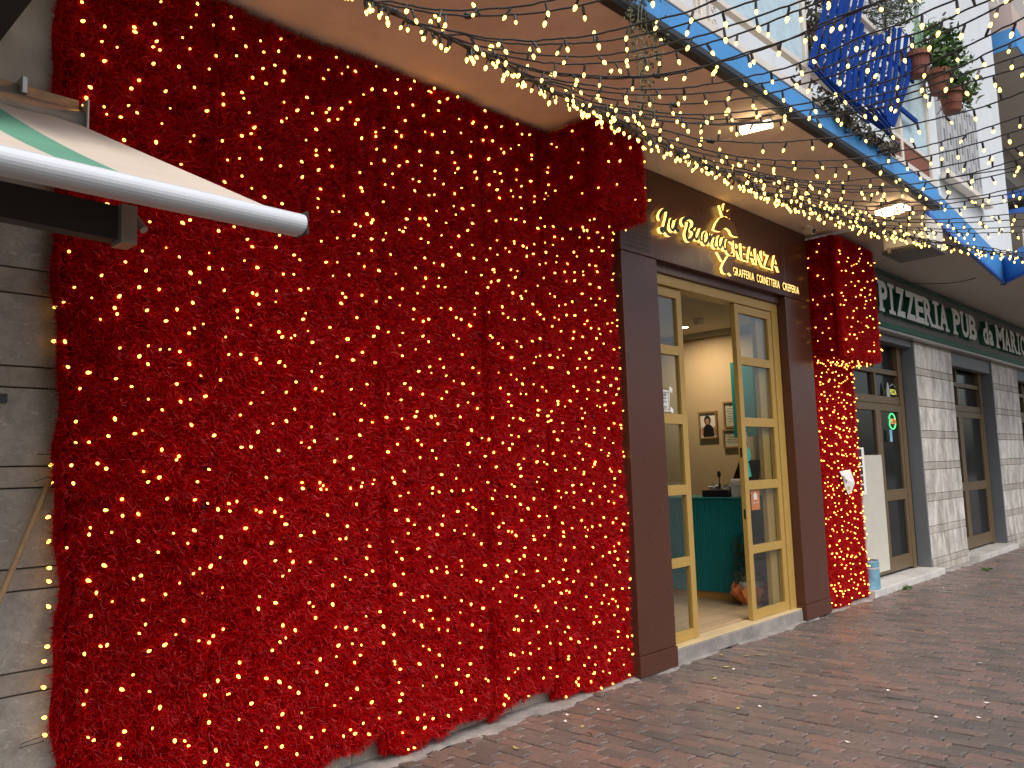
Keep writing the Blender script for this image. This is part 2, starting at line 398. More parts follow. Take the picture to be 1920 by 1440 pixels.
for i, cx in enumerate(np.arange(.6, 24, PW)):
    off = (0, .5, .22, .72)[i % 4]*PL
    for cy_ in np.arange(-3.2, 3.85, PL):
        y = cy_+off
        if y > 3.80: continue
        d = Vector((cx, y, 0))-EYE; zc = d.dot(cf)
        if zc < .5: continue
        px = 960+F_PX*d.dot(cr)/zc; py = 720-F_PX*d.dot(cu)/zc
        if -80 < px < 2250 and py < 1640: spots.append((zc, cx, y, px, py))
spots.sort(key=lambda q: q[0])
inview = [q for q in spots if 0 < q[3] < 1920 and q[4] < 1440][:300]
ids = set(id(q) for q in inview)
protos = []
for k in range(6):
    V, Fs = paver_mb(0, 0); mb = MB(); mb.add(V, Fs); me = bpy.data.meshes.new('paver'); me.from_pydata(mb.v, [], mb.f); me.materials.append(mt['paver']); protos.append(me)
rest = MB()
for q in spots:
    _, cx, y, _, _ = q
    z = random.gauss(0, .0022); rz = random.gauss(0, .012); ti = (random.gauss(0, .02), random.gauss(0, .012))
    if id(q) in ids:
        inst(protos[random.randrange(6)], 'paver', ground, (cx, y, z), (ti[1], -ti[0], rz))
    else:
        V, Fs = paver_mb(cx, y, z, rz=rz, tilt=ti); rest.add(V, Fs)
kind(rest.build('paver_field', 'paver', ground), 'stuff')
# rough cement strip where paving meets the wall
mb = MB(); n = 160; xs = np.linspace(.3, 18.5, n); V = []
for i, x in enumerate(xs):
    e = 3.70+.015*math.sin(x*3.1)+.025*math.sin(x*9.7+1)+random.gauss(0, .016)
    for k, y in enumerate((e, e+.02, e+.06, 3.96)): V.append((x, y, (-.004, .006, .012, .016)[k]+random.gauss(0, .003)))
mb.add(V, [(i*4+k, i*4+4+k, i*4+5+k, i*4+1+k) for i in range(n-1) for k in range(3)])
mb.build('cement_edge', 'cement', ground, smooth=True)

# ================================================================== BUILDING
bld = thing('apartment_building', 'apartment building with stone-clad ground floor, cream soffit and blue balcony edge', 'building', (7, 4.1, 0))
YW = 3.90
mb = MB()
mb.box(-4, 5.35, YW, 4.15, 0, 2.72); mb.build('stone_backing_wall', 'joint', bld)
mb = MB(); mb.box(-4, 5.35, YW-.02, 4.15, 2.72, 4.0); mb.box(5.35, 8.30, YW-.02, 4.15, 3.28, 4.0); mb.box(8.30, 9.75, YW-.02, 4.15, 0, 4.0)
mb.build('plaster_wall', 'plaster', bld)
# stone courses left of the tinsel: tall and narrow alternating
CZ = [(0.0, .29, 0), (.29, .39, 1), (.39, .715, 0), (.715, .805, 1), (.805, 1.13, 0), (1.13, 1.22, 1), (1.22, 1.55, 0), (1.55, 1.64, 1), (1.64, 1.97, 0), (1.97, 2.06, 1), (2.06, 2.37, 0), (2.37, 2.48, 1), (2.48, 2.715, 0)]
for z0, z1, n_ in CZ:
    xa = -1.0 if not n_ else -1.5
    while xa < 5.3:
        L = .62 if not n_ else .8
        BX('stone_slab', 'stone_lb' if n_ else 'stone_l', xa+.003, min(5.34, xa+L)-.003, YW-.025-random.random()*.003, YW-.001, z0+.003, z1-.003, bld, .003); xa += L
# pizzeria piers
def pier(x0, x1, ztop=3.19):
    BX('pier_core', 'joint2', x0+.01, x1-.01, 3.87, 4.3, 0, ztop, bld)
    z = 0.0; k = 0
    hs = [.10, .085] + [.335, .105]*8
    for h in hs:
        if z >= ztop-.01: break
        z1 = min(ztop, z+h); narrow = h < .12
        cuts = [x0, x1] if (not narrow and z > 1.0) else [x0, x0+(x1-x0)*(.3+.1*random.random()), x0+(x1-x0)*(.62+.1*random.random()), x1]
        for a, b in zip(cuts[:-1], cuts[1:]):
            yf = 3.85-random.random()*.004-(.012 if z < .18 else 0)
            BX('stone_slab', 'stone_rb' if narrow else 'stone_r', a+.003, b-.003, yf, 3.8695, z+.003, z1-.003, bld, .004)
        z = z1
pier(12.2, 13.85); pier(16.12, 17.85); pier(20.2, 22.0)
mb = MB(); mb.box(9.75, 24, 3.90, 4.3, 3.62, 4.0); mb.build('lintel_wall', 'plaster', bld)
# soffit and balcony
mb = MB(); mb.box(-2.5, 8.70, 2.43, 4.3, 4.0, 4.19); mb.build('balcony_slab', 'soffit', bld)
BX('balcony_fascia', 'blue', -2.5, 8.705, 2.395, 2.429, 4.045, 4.19, bld, .004)
mb = MB(); mb.add([(x, y, z) for x in (-2.5, 8.71) for y, z in ((2.394, 4.044), (2.394, 4.012), (2.41, 3.990), (2.465, 3.990), (2.465, 3.999), (2.43, 4.044))],
    [(0, 1, 7, 6), (1, 2, 8, 7), (2, 3, 9, 8), (3, 4, 10, 9), (0, 5, 4, 3, 2, 1), (6, 7, 8, 9, 10, 11)]); mb.build('drip_edge', 'bluedark', bld)
BX('balcony_ledge', 'cream', -2.5, 8.72, 2.40, 2.60, 4.205, 4.265, bld, .005)
BX('painted_shadow_line', 'bluedark', -2.5, 8.70, 2.41, 2.6, 4.191, 4.204, bld)  # solid dark strip painted in as the shadow line under the ledge
rail = BX('balcony_rail', 'cream', -2.5, 8.72, 2.43, 2.475, 4.47, 4.515, bld, .004)
BX('top_rail', 'cream', -2.5, 8.72, 2.43, 2.48, 5.36, 5.41, bld, .004)
for xp in (4.35, 5.86, 7.85, 8.68):
    BX('rail_post', 'cream', xp-.022, xp+.022, 2.425, 2.48, 4.20, 5.40, bld, .004)
for xa, xb in ((2.6, 4.32), (4.39, 5.83), (7.89, 8.65)):
    BX('frosted_panel', 'frost', xa, xb, 2.45, 2.462, 4.53, 5.35, bld)
BX('planter_board', 'terra', 7.72, 8.62, 2.44, 2.50, 4.28, 4.455, bld, .004)
for cx in (4.32, 4.47):      # scrolled ironwork
    mb = MB()
    for q in (0, 1):
        pts = [(cx+(.05+.028*math.cos(a)*(1-a/9))*1, 2.45, 4.33+q*.085+.03*math.sin(a)*(1-a/9)) for a in np.linspace(0, 7, 22)]
        mb.tube(pts, .006, 5)
    mb.box(cx-.02, cx-.004, 2.44, 2.46, 4.266, 4.469); mb.build('iron_scroll', 'cream', bld)
# second balcony above the pizzeria
poly = [(8.80, 2.575), (13.32, 2.93), (12.55, 2.36), (12.3, 1.7), (26, 1.7), (26, 4.3), (8.80, 4.3)]
def slab(poly, z0, z1, name, mat, parent):
    mb = MB(); n = len(poly)
    mb.add([(x, y, z0) for x, y in poly]+[(x, y, z1) for x, y in poly], [tuple(range(n))[::-1], tuple(range(n, 2*n))]+[(i, (i+1) % n, n+(i+1) % n, n+i) for i in range(n)])
    return mb.build(name, mat, parent)
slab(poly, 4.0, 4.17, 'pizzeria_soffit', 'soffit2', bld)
mb = MB()
def fas(a, b, z0, z1, th=.03):
    a, b = Vector((*a, 0)), Vector((*b, 0)); d = (b-a).normalized(); nn = Vector((d.y, -d.x, 0))*th
    P = [a, b, b+nn, a+nn]; mb.add([(p.x, p.y, z) for z in (z0, z1) for p in P], [(0, 3, 2, 1), (4, 5, 6, 7), (0, 1, 5, 4), (1, 2, 6, 5), (2, 3, 7, 6), (3, 0, 4, 7)])
for a, b in zip(poly[:3], poly[1:4]): fas(a, b, 4.03, 4.36)
mb.build('blue_fascia', 'blue', bld)
mb = MB()
for a, b in zip(poly[:3], poly[1:4]): fas(a, b, 3.985, 4.028, .045)
mb.build('blue_drip', 'blue2', bld)
# upper wall with window, far recess
mb = MB(); mb.box(-3, 18.7, 3.9, 4.3, 4.2, 13); mb.build('upper_wall', 'uwall', bld)
wx0, wx1, wz0, wz1 = PY(1757, 250, 3.9).x, PY(1826, 250, 3.9).x, 6.15, 7.75
win = BX('window', 'shutter', wx0, wx1, 3.86, 3.899, wz0, wz1, bld)
k = 7
for i in range(k):
    a = wx0+(wx1-wx0)*(i+.08)/k; b = wx0+(wx1-wx0)*(i+.86)/k
    BX('louvre', 'shutter', a, b, 3.835, 3.859, wz0+.03, wz1-.03, win)
    for q in range(4):
        za = wz0+.25+q*.36
        BX('pane', 'greyjamb', a+(b-a)*.42, b-(b-a)*.28, 3.832, 3.8348, za, za+.2, win)
BX('window_sill', 'cream', wx0-.12, wx1+.12, 3.72, 3.859, wz0-.1, wz0-.01, win)
BX('downpipe', 'shutter', 13.72, 13.76, 3.85, 3.89, 4.2, 9, bld)

far = thing('neighbouring_building', 'grey neighbouring block with blue balcony bands and white bar railings', 'building', (24, 6, 0))
mb = MB(); mb.box(18.75, 34, 5.2, 6.5, 0, 16); mb.build('wall', 'farwall', far)
for (ca, cb, zt2, col, th) in (((1861, 96), (1906, 74), 0, 'blue', .42), ((1880, 362), (1990, 345), 0, 'blue2', .13), ((1885, 392), (1990, 376), 0, 'blue2', .10)):
    q0, q1 = PX(*ca, 19.0), PX(*cb, 19.0); z0 = (q0.z+q1.z)/2-.1
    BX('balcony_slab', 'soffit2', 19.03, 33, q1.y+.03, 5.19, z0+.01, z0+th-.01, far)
    BX('balcony_band', col, 19.0, 19.028, q1.y+.03, 5.19, z0, z0+th, far); BX('balcony_band', col, 19.0, 33, q1.y, q1.y+.0285, z0, z0+th, far)
    if col == 'blue':
        BX('balcony_upstand', 'farpink', 19.02, 33, q1.y+.04, 5.19, z0+th+.001, z0+th+.55, far)
        zr = z0+th+.56
        BX('rail', 'cream', 19.02, 19.08, q1.y+.03, 5.19, zr, zr+.07, far); BX('rail', 'cream', 19.02, 30, q1.y+.03, q1.y+.09, zr+1.2, zr+1.27, far)
        for y in np.arange(q1.y+.08, 5.1, .2):
            mb = MB(); mb.tube([(19.05, y, zr+.07), (19.05, y, zr+2.2)], .022, 5, caps=False); mb.build('baluster', 'cream', far)
BX('roller_shutter', 'fardark', 18.9, 34, 5.1, 5.19, 6.4, 8.9, far)
for y in (3.45, 3.75, 4.05, 4.4):
    mb = MB(); mb.tube([(19.06, y, 4.2), (19.06, y, 6.1)], .03, 6, caps=False); mb.build('baluster', 'cream', far)
mb = MB(); mb.box(-4.3, -4.05, 2.0, 4.3, 0, 12)   # end return, out of view
mb.build('end_wall', 'plaster', bld)

# ================================================================== SHOP INTERIOR
kind(BX('shop_floor', 'oak', 4.0, 9.5, 3.93, 8.5, .02, .13), 'structure')
mb = MB(); mb.box(9.5, 9.6, 4.16, 8.6, .0, 3.5); kind(mb.build('shop_side_wall', 'iwall'), 'structure')
mb = MB(); mb.box(3.9, 9.5, 8.5, 8.6, .0, 3.5); mb.box(3.9, 4.0, 4.16, 8.5, 0, 3.5); kind(mb.build('shop_rear_wall', 'iwall'), 'structure')
mb = MB(); mb.box(4.0, 5.5, 4.151, 4.2, .13, 3.28); mb.box(8.2, 9.5, 4.151, 4.2, .13, 3.28); kind(mb.build('shop_front_wall', 'iwall'), 'structure')
kind(BX('shop_ceiling', 'iceil', 3.9, 9.6, 4.0, 8.6, 3.285, 3.40), 'structure')
BX('cornice', 'iceil', 9.44, 9.499, 4.2, 8.5, 3.22, 3.284).parent = None
bpy.data.objects['cornice']['kind'] = 'structure'
fl = bpy.data.objects['shop_floor']
for i, y in enumerate(np.arange(3.945, 7.4, .145)):
    for j in range(5):
        x0 = 4.05+j*1.15+(.4 if i % 2 else 0)*(1 if j else 0); x1 = min(9.48, 4.05+(j+1)*1.15+(.4 if i % 2 else 0))
        if x0 < x1-.05: BX('floor_board', 'oak', x0+.001, x1-.001, y+.001, y+.144, .1301, .138+random.random()*.001, fl)

# counter, facing the left side of the room
XC = 7.95
ct = thing('shop_counter', 'teal ribbed shop counter on an ochre plinth behind the glass door', 'counter', (8.25, 5.3, .138))
BX('plinth', 'skirt', XC+.02, 8.55, 4.32, 6.6, .139, .215, ct)
BX('carcass', 'teal', XC+.012, 8.55, 4.30, 6.6, .216, 1.19, ct)
for y in np.arange(4.30, 6.58, .034):
    BX('rib', 'teal', XC, XC+.0118, y+.003, y+.031, .217, 1.188, ct, .003)
BX('worktop', 'teal', XC-.012, 8.57, 4.28, 6.62, 1.191, 1.215, ct, .004)
# things on the counter
def onct(px, py): return PX(px, py, XC+.12)
tr = thing('cash_tray', 'dark cash tray heaped with crumpled silver wrappers on the counter', 'tray', (XC+.2, 5.0, 1.215))
ya, yb = onct(1372, 930).y, onct(1322, 930).y
BX('tray', 'black', XC+.06, XC+.34, ya, yb, 1.216, 1.29, tr, .006)
for i in range(34):
    c = Vector((XC+.1+random.random()*.2, ya+.04+random.random()*(yb-ya-.08), 1.305+random.random()*.03)); mb = MB()
    r_ = .025+random.random()*.02
    V = [c+Vector((random.gauss(0, 1), random.gauss(0, 1), random.gauss(0, .6))).normalized()*r_ for _ in range(6)]
    mb.add(V, [(0, 1, 2), (0, 2, 3), (1, 4, 2), (2, 4, 5), (3, 2, 5), (0, 3, 4)]); mb.build('wrapper', 'steel' if i % 3 else 'white', tr)
p = onct(1349, 905); fg = thing('stamp_holder', 'small black upright stamp on the cash tray', 'stamp', (p.x, p.y, 1.3))
mb = MB(); mb.lathe([(.012, 0), (.012, .05), (.006, .06), (.006, .12), (.02, .135), (.022, .17), (.012, .19)], 10, (p.x, p.y, 1.3)); mb.build('handle', 'black', fg)
p = onct(1392, 890)
lp = thing('till_screen', 'black tilted till screen on the teal counter', 'till', (p.x+.05, p.y, 1.216))
mb = MB(); mb.lathe([(.09, 0), (.09, .015), (.02, .02), (.02, .2)], 12, (p.x+.05, p.y-.02, 1.217)); mb.build('stand', 'black', lp)
mb = MB(); z0, z1 = 1.37, 1.60; mb.add([(p.x, p.y+.13, z0), (p.x, p.y-.16, z0), (p.x+.10, p.y-.16, z1), (p.x+.10, p.y+.08, z1), (p.x+.03, p.y+.13, z0-.01), (p.x+.03, p.y-.16, z0-.01), (p.x+.13, p.y-.16, z1-.01), (p.x+.13, p.y+.08, z1-.01)],
   [(0, 1, 2, 3), (7, 6, 5, 4), (0, 4, 5, 1), (1, 5, 6, 2), (2, 6, 7, 3), (3, 7, 4, 0)]); mb.build('screen', 'black', lp)
p = onct(1383, 912); mb = MB()
mb.tube([(p.x, p.y-.05, 1.36), (p.x, p.y+.06, 1.36)], .045, 14); mb.box(p.x-.03, p.x+.03, p.y-.05, p.y+.06, 1.216, 1.32)
tag(mb.build('paper_roll', ['white']), 'white till roll standing beside the black screen', 'paper roll')
# wall decoration on the right-hand wall
def wallrect(pts, X): q = [PX(x, y, X) for x, y in pts]; ys = [v.y for v in q]; zs = [v.z for v in q]; return min(ys), max(ys), min(zs), max(zs)
def framed(name, label, pts, content):
    y0, y1, z0, z1 = wallrect(pts, 9.5); t = thing(name, label, 'picture', (9.49, (y0+y1)/2, z0)); b = .022
    for a in ((y0, y0+b, z0, z1), (y1-b, y1, z0, z1), (y0+b, y1-b, z0, z0+b), (y0+b, y1-b, z1-b, z1)):
        BX('frame_bar', 'frame', 9.465, 9.499, a[0], a[1], a[2], a[3], t)
    BX('sheet', 'paperold' if content != 'portrait' else 'white', 9.485, 9.499, y0+b, y1-b, z0+b, z1-b, t)
    cy_, w_, h_ = (y0+y1)/2, y1-y0-2*b, z1-z0-2*b
    if content == 'portrait':
        def blob(name, cy2, cz, ry, rz_, mat, xo):
            mb = MB(); n = 20; mb.add([(9.484-xo, cy2+ry*math.cos(2*math.pi*i/n), cz+rz_*math.sin(2*math.pi*i/n)) for i in range(n)], [tuple(range(n))]); mb.build(name, mat, t)
        zb = z0+b; blob('hair', cy_+.01, zb+h_*.70, w_*.22, h_*.2, 'black', .0005); blob('face', cy_+.01, zb+h_*.66, w_*.13, h_*.13, 'skin', .001)
        mb = MB(); mb.add([(9.4836, cy_+dy*w_, zb+dz*h_) for dy, dz in ((-.36, .02), (.36, .02), (.34, .38), (.16, .52), (-.12, .52), (-.32, .38))], [tuple(range(6))]); mb.build('dark_top', 'black', t)
        for s_ in (-1, 1): blob('arm', cy_+s_*w_*.40, zb+h_*.26, w_*.07, h_*.2, 'skin', .0012)
    else:
        for i in range(7):
            zz = z1-b-h_*(.14+.11*i); ww = w_*(.5 if i == 0 else .36+.06*(i % 3))
            BX('print_line', 'joint', 9.4842, 9.4849, cy_-ww, cy_+ww*(.9 if i else .5), zz, zz+.007, t)
framed('framed_portrait', 'framed portrait photo of a dark-haired person in black top on shop wall', [(1311, 773), (1345, 771), (1348, 820), (1315, 824)], 'portrait')
framed('framed_certificate', 'upper framed certificate on the beige shop wall', [(1357, 754), (1394, 752), (1394, 800), (1361, 803)], 'cert')
framed('framed_certificate', 'lower framed certificate on the beige shop wall', [(1357, 805), (1396, 803), (1396, 838), (1359, 841)], 'cert')
y0, y1, z0, z1 = wallrect([(1374, 680), (1398, 678), (1398, 818), (1379, 820)], 9.3)
tag(BX('teal_board', 'teal', 9.27, 9.33, y0-.1, y1, z0, z1, None, .004), 'tall teal board hanging near the certificates inside the shop', 'board')
bd = bpy.data.objects['teal_board']
# ceiling fittings
p = PZ(1282, 612, 3.285)
dl = thing('downlight', 'small lit round downlight in the shop ceiling', 'downlight', (p.x, p.y, 3.25))
mb = MB(); mb.lathe([(.075, -.012), (.08, 0)], 20, (p.x, p.y, 3.284)); mb.build('trim', 'white', dl)
mb = MB(); mb.lathe([(.05, -.004), (.055, 0)], 16, (p.x, p.y, 3.2715)); mb.build('lens', 'spot', dl)
L = bpy.data.lights.new('downlight_lamp', 'AREA'); L.shape = 'DISK'; L.size = .12; L.energy = 8.5; L.color = (1, .80, .52); L.spread = R(170)
lo = bpy.data.objects.new('downlight_lamp', L); COL.objects.link(lo); lo.location = (p.x, p.y, 3.262); lo.parent = None
p = PZ(1310, 598, 3.285)
sm = thing('smoke_detector', 'white round smoke detector on the shop ceiling', 'smoke detector', (p.x, p.y, 3.24))
mb = MB(); mb.lathe([(.03, -.075), (.045, -.07), (.06, -.03), (.062, 0)], 18, (p.x, p.y, 3.2845)); mb.build('body', 'white', sm)
mb = MB(); mb.lathe([(.047, -.02), (.05, -.012)], 16, (p.x, p.y, 3.24)); mb.build('vent_ring', 'shutter', sm)
# bouquet on the floor behind the right leaf
p = PZ(1424, 1138, .138); bx, by = p.x+.08, p.y+.12
bq = thing('wrapped_plant', 'plant in orange wrap and clear film standing on the shop floor', 'plant', (bx, by, .138))
mb = MB()
for i in range(12):
    a = i/12*2*math.pi; a2 = a+.7
    mb.add([(bx+.09*math.cos(a), by+.09*math.sin(a), .14), (bx+.09*math.cos(a2), by+.09*math.sin(a2), .14),
            (bx+.20*math.cos(a2)+random.gauss(0, .02), by+.20*math.sin(a2), .24+random.random()*.08), (bx+.17*math.cos(a+.35), by+.17*math.sin(a+.35), .33+random.random()*.05), (bx+.21*math.cos(a), by+.21*math.sin(a), .22+random.random()*.1)], [(0, 1, 2, 3, 4)])
mb.build('orange_paper', 'orange', bq)
mb = MB(); mb.lathe([(.10, 0), (.085, .02), (.12, .22), (.10, .23)], 16, (bx, by, .139)); mb.build('pot', 'white', bq)
mb = MB()
for i in range(120):
    z = .3+random.random()*.45; rr = .03+.12*random.random(); a = random.random()*7
    c = Vector((bx+rr*math.cos(a), by+rr*math.sin(a), z)); d = Vector((random.gauss(0, 1), random.gauss(0, 1), random.gauss(.2, .6))).normalized()*.05; s_ = d.cross(Vector((random.random(), random.random(), 1))).normalized()*.015
    mb.add([c-d, c+s_, c+d, c-s_], [(0, 1, 2, 3)])
kind(mb.build('foliage', 'leafg', bq), 'stuff')
mb = MB(); mb.lathe([(.17, .22), (.20, .35), (.17, .48), (.19, .60), (.15, .70)], 14, (bx, by, .139)); mb.f = mb.f[:-2]; mb.m = mb.m[:-2]; mb.build('clear_film', 'film', bq, smooth=True)

# ================================================================== PORTAL, DOOR
YP = 3.70
po = thing('shopfront_portal', 'dark brown metal portal framing the shop entrance', 'shopfront', (6.85, 3.75, 0))
def pillar(x0, x1):
    o = BX('pillar', 'brown', x0+.008, x1-.008, YP+.008, YW-.03, .165, 3.246, po, .004)
    BX('plinth', 'brown', x0, x1, YP, YW-.03, .012, .163, o, .003); return o
pillar(5.155, 5.655); pillar(7.955, 8.535)
BX('sign_panel', 'brown', 5.575, 7.982, YP+.004, YW-.03, 3.250, 3.992, po, .003)
BX('corner_panel', 'brown', 7.985, 8.535, YP+.004, YW-.03, 3.250, 3.992, po, .003)
vg = BX('vent_grille', 'brown', 5.155, 5.572, YP+.004, YW-.03, 3.250, 3.992, po, .003)
mb = MB()
for i in range(12):
    for j in range(16):
        cx, cz = 5.19+i*.0325, 3.295+j*.036
        mb.add([(cx+.0115*math.cos(a), YP+.002, cz+.0115*math.sin(a)) for a in np.linspace(0, 2*math.pi, 9)[:-1]], [tuple(range(8))])
kind(mb.build('perforation', 'black', vg), 'stuff')
BX('shutter_box', 'brown_d', 5.656, 7.954, 3.745, 4.15, 3.262, 3.30, po)
BX('shutter_bar', 'brown', 5.656, 7.954, 3.772, 3.83, 3.175, 3.2615, po, .003)
BX('threshold_step', 'cement', 5.60, 8.02, 3.745, 4.15, .0, .118, po, .008)
BX('door_sill', 'palewood', 5.656, 7.954, 3.748, 3.90, .1185, .1295, po, .002)
YD = 3.80
fr = thing('door_frame', 'ochre door frame lining the brown portal opening', 'door frame', (6.8, 3.85, .13))
BX('head', 'gold', 5.656, 7.954, YD, YD+.14, 3.085, 3.174, fr, .003)
BX('jamb', 'gold', 7.83, 7.953, YD+.0, YD+.14, .1305, 3.084, fr, .003)
BX('jamb', 'gold', 5.657, 5.70, YD+.06, YD+.14, .1305, 3.084, fr, .003)
RZ = [.1325, .215, .725, .80, 1.315, 1.40, 1.91, 1.995, 2.50, 2.58, 3.00, 3.08]
def leaf(label, x0, x1, y0, stile=.075, th=.05):
    t = thing('sliding_door', label, 'door', ((x0+x1)/2, y0, .1325), 'glazed leaves of the shop entrance')
    BX('stile', 'gold', x0, x0+stile, y0, y0+th, .1325, 3.082, t, .003); BX('stile', 'gold', x1-stile, x1, y0, y0+th, .1325, 3.082, t, .003)
    for a, b in zip(RZ[0::2], RZ[1::2]): BX('glazing_rail', 'gold', x0+stile, x1-stile, y0+.002, y0+th-.002, a, b, t, .002)
    for a, b in zip(RZ[1:-1:2], RZ[2::2]): BX('pane', 'pglass', x0+stile, x1-stile, y0+.022, y0+.028, a, b, t)
    return t
leafL = leaf('ochre glazed door leaf carrying the paper notice', 5.45, 6.185, YD+.03)
leafR = leaf('ochre glazed door leaf with orange sticker and turquoise card', 7.09, 7.826, YD+.012)
mb = MB()
for zz in (1.05, 1.62): mb.box(7.0895, 7.0898, YD+.025, YD+.045, zz, zz+.09)
mb.build('lock_plate', 'black', leafR)
BX('fixed_stile', 'gold', 7.62, 7.82, YD+.075, YD+.125, .1325, 3.082, fr, .003)
# notice on the left leaf
q0, q1 = PY(1237, 727, YD), PY(1262, 770, YD); x1n, z1n, z0n = PY(1262, 727, YD).x, q0.z, q1.z
x0n = x1n-.30
nt_ = thing('paper_notice', 'white paper notice with black border taped to the door glass', 'notice', ((x0n+x1n)/2, YD+.02, z0n))
mb = MB(); mb.add([(x0n, YD+.046, z0n), (x1n, YD+.047, z0n-.005), (x1n+.008, YD+.040, z1n-.01), (x0n, YD+.046, z1n)], [(0, 1, 2, 3)]); mb.build('sheet', 'white', nt_)
for a in ((x0n+.012, x1n-.02, z1n-.028, z1n-.024), (x0n+.012, x1n-.02, z0n+.012, z0n+.016), (x1n-.024, x1n-.02, z0n+.016, z1n-.028)): BX('border_line', 'print', a[0], a[1], YD+.035, YD+.0355, a[2], a[3], nt_)
h = z1n-z0n
for tx, fa, fb, wd in (('Cercasi', .68, .86, .19), ('ragazzo', .50, .62, .17), ('per consegne', .34, .46, .23), ('automunito', .13, .26, .24)):
    print_text(tx, x1n-.055-wd, x1n-.055, z0n+h*fa, z0n+h*fb, YD+.034, nt_)
for zt in (z1n-.0, z0n+.01):
    mb = MB(); mb.add([(x1n-.01, YD+.033, zt-.015), (x1n+.035, YD+.033, zt-.03), (x1n+.04, YD+.033, zt+.005), (x1n-.005, YD+.033, zt+.03)], [(0, 1, 2, 3)]); mb.build('tape', 'white', nt_)
# sticker + card on right leaf
a, b = PY(1414, 917, YD), PY(1432, 955, YD)
stk = thing('orange_sticker', 'orange delivery sticker with white house symbol on door glass', 'sticker', (a.x, YD, b.z))
xs0, xs1, zs0, zs1 = a.x, b.x, b.z, a.z
BX('label_sheet', 'orange', xs0, xs1, YD+.036, YD+.0385, zs0, zs1, stk)
w_ = xs1-xs0; cx = (xs0+xs1)/2; hh = zs1-zs0
mb = MB(); mb.add([(cx+dx*w_, YD+.0352, zs0+dz*hh) for dx, dz in ((-.2, .48), (.2, .48), (.2, .66), (.28, .66), (.1, .80), (0, .86), (-.1, .80), (-.28, .66), (-.2, .66))], [tuple(range(9))]); mb.build('house_symbol', 'white', stk)
print_text('JUST EAT', cx-w_*.36, cx+w_*.36, zs0+hh*.28, zs0+hh*.38, YD+.0352, stk, 'lettering', 'white')
a, b = PY(1409, 836, YD), PY(1421, 893, YD)
hc = thing('door_card', 'turquoise card hung on a string inside the right door leaf', 'card', (a.x, YD+.1, b.z))
mb = MB(); x0, x1 = a.x-.01, a.x+.13; mb.add([(x0+.03, YD+.08, a.z), (x1-.01, YD+.085, a.z-.02), (x1, YD+.08, a.z-.12), (x0+.04, YD+.08, a.z-.17)], [(0, 1, 2, 3)]); mb.add([(x0+.03, YD+.082, a.z-.165), (x1-.04, YD+.085, a.z-.16), (x1+.0, YD+.085, b.z), (x0+.04, YD+.08, b.z-.01)], [(0, 1, 2, 3)]); mb.build('card', 'cyan', hc)
mb = MB(); mb.tube([(x0+.05, YD+.08, a.z), (x0+.06, YD+.07, a.z+.13), (x1-.03, YD+.085, a.z-.01)], .003, 4); mb.build('string', 'white', hc)

# ------------------------------------------------------------------ illuminated sign
YS = 3.662
sg = thing('illuminated_sign', 'backlit sign lettering with crown and pastry emblem on the brown panel', 'sign', (6.9, 3.67, 3.26))
Zs = lambda x, y, Y=YS: PY(1220+x/6.4, 370+y/6.4, Y)
def ribbon(name, pts, wpx, mats=('sign_face', 'sign_side'), y0=YS, depth=.024):
    P = [Zs(x, y) for x, y in pts]; C = catmull([(p.x, p.z) for p in P], 6); n = len(C)
    mb = MB(); Lf = []; Rt = []
    for i, c in enumerate(C):
        d = C[min(n-1, i+1)]-C[max(0, i-1)]; d = d/(np.linalg.norm(d)+1e-9); nn = np.array((-d[1], d[0]))
        t = i/(n-1); wv = wpx*(.45+.55*min(1, 5*t, 5*(1-t)))*(.88+.3*abs(d[1]))*.5
        Lf.append(c+nn*wv); Rt.append(c-nn*wv)
    for i in range(n):
        yy = y0-.004*i/n
        mb.v += [(Lf[i][0], yy, Lf[i][1]), (Rt[i][0], yy, Rt[i][1]), (Lf[i][0], y0+depth, Lf[i][1]), (Rt[i][0], y0+depth, Rt[i][1])]
    for i in range(n-1):
        a, b = 4*i, 4*i+4
        mb.f += [(a, a+1, b+1, b), (a+2, a, b, b+2), (a+1, a+3, b+3, b+1)]; mb.m += [0, 1, 1]
    mb.f += [(0, 2, 3, 1), (4*n-4, 4*n-3, 4*n-1, 4*n-2)]; mb.m += [1, 1]
    return mb.build(name, list(mats), sg)
ribbon('letter', [(118, 275), (108, 230), (135, 178), (178, 150), (208, 175), (204, 235), (186, 310), (168, 378), (138, 408), (120, 388), (146, 376), (180, 408), (214, 452), (252, 455)], .036)
ribbon('letter', [(300, 278), (264, 262), (238, 306), (240, 366), (266, 394), (292, 352), (302, 296), (298, 272)], .030)
ribbon('letter', [(320, 266), (308, 340), (312, 402), (342, 396)], .030)
ribbon('letter', [(402, 345), (384, 300), (408, 262), (456, 248), (500, 268), (520, 318), (506, 366), (462, 388)], .034)
ribbon('letter', [(452, 300), (446, 380), (428, 452), (450, 512), (492, 500), (518, 446), (500, 402), (462, 390)], .034)
ribbon('letter', [(548, 372), (530, 430), (534, 490), (560, 500), (588, 440), (606, 388), (590, 462), (596, 520), (622, 520)], .030)
ribbon('letter', [(662, 410), (632, 462), (632, 536), (662, 556), (690, 500), (686, 434), (664, 412)], .030)
ribbon('letter', [(722, 440), (712, 510), (704, 576)], .030)
ribbon('letter', [(708, 560), (734, 480), (762, 456), (770, 500), (756, 570), (780, 604), (800, 590)], .028)
ribbon('letter', [(866, 486), (836, 470), (812, 520), (814, 582), (836, 602), (858, 556), (868, 504), (864, 480)], .028)
ribbon('letter', [(888, 478), (876, 556), (882, 622), (910, 612)], .028)
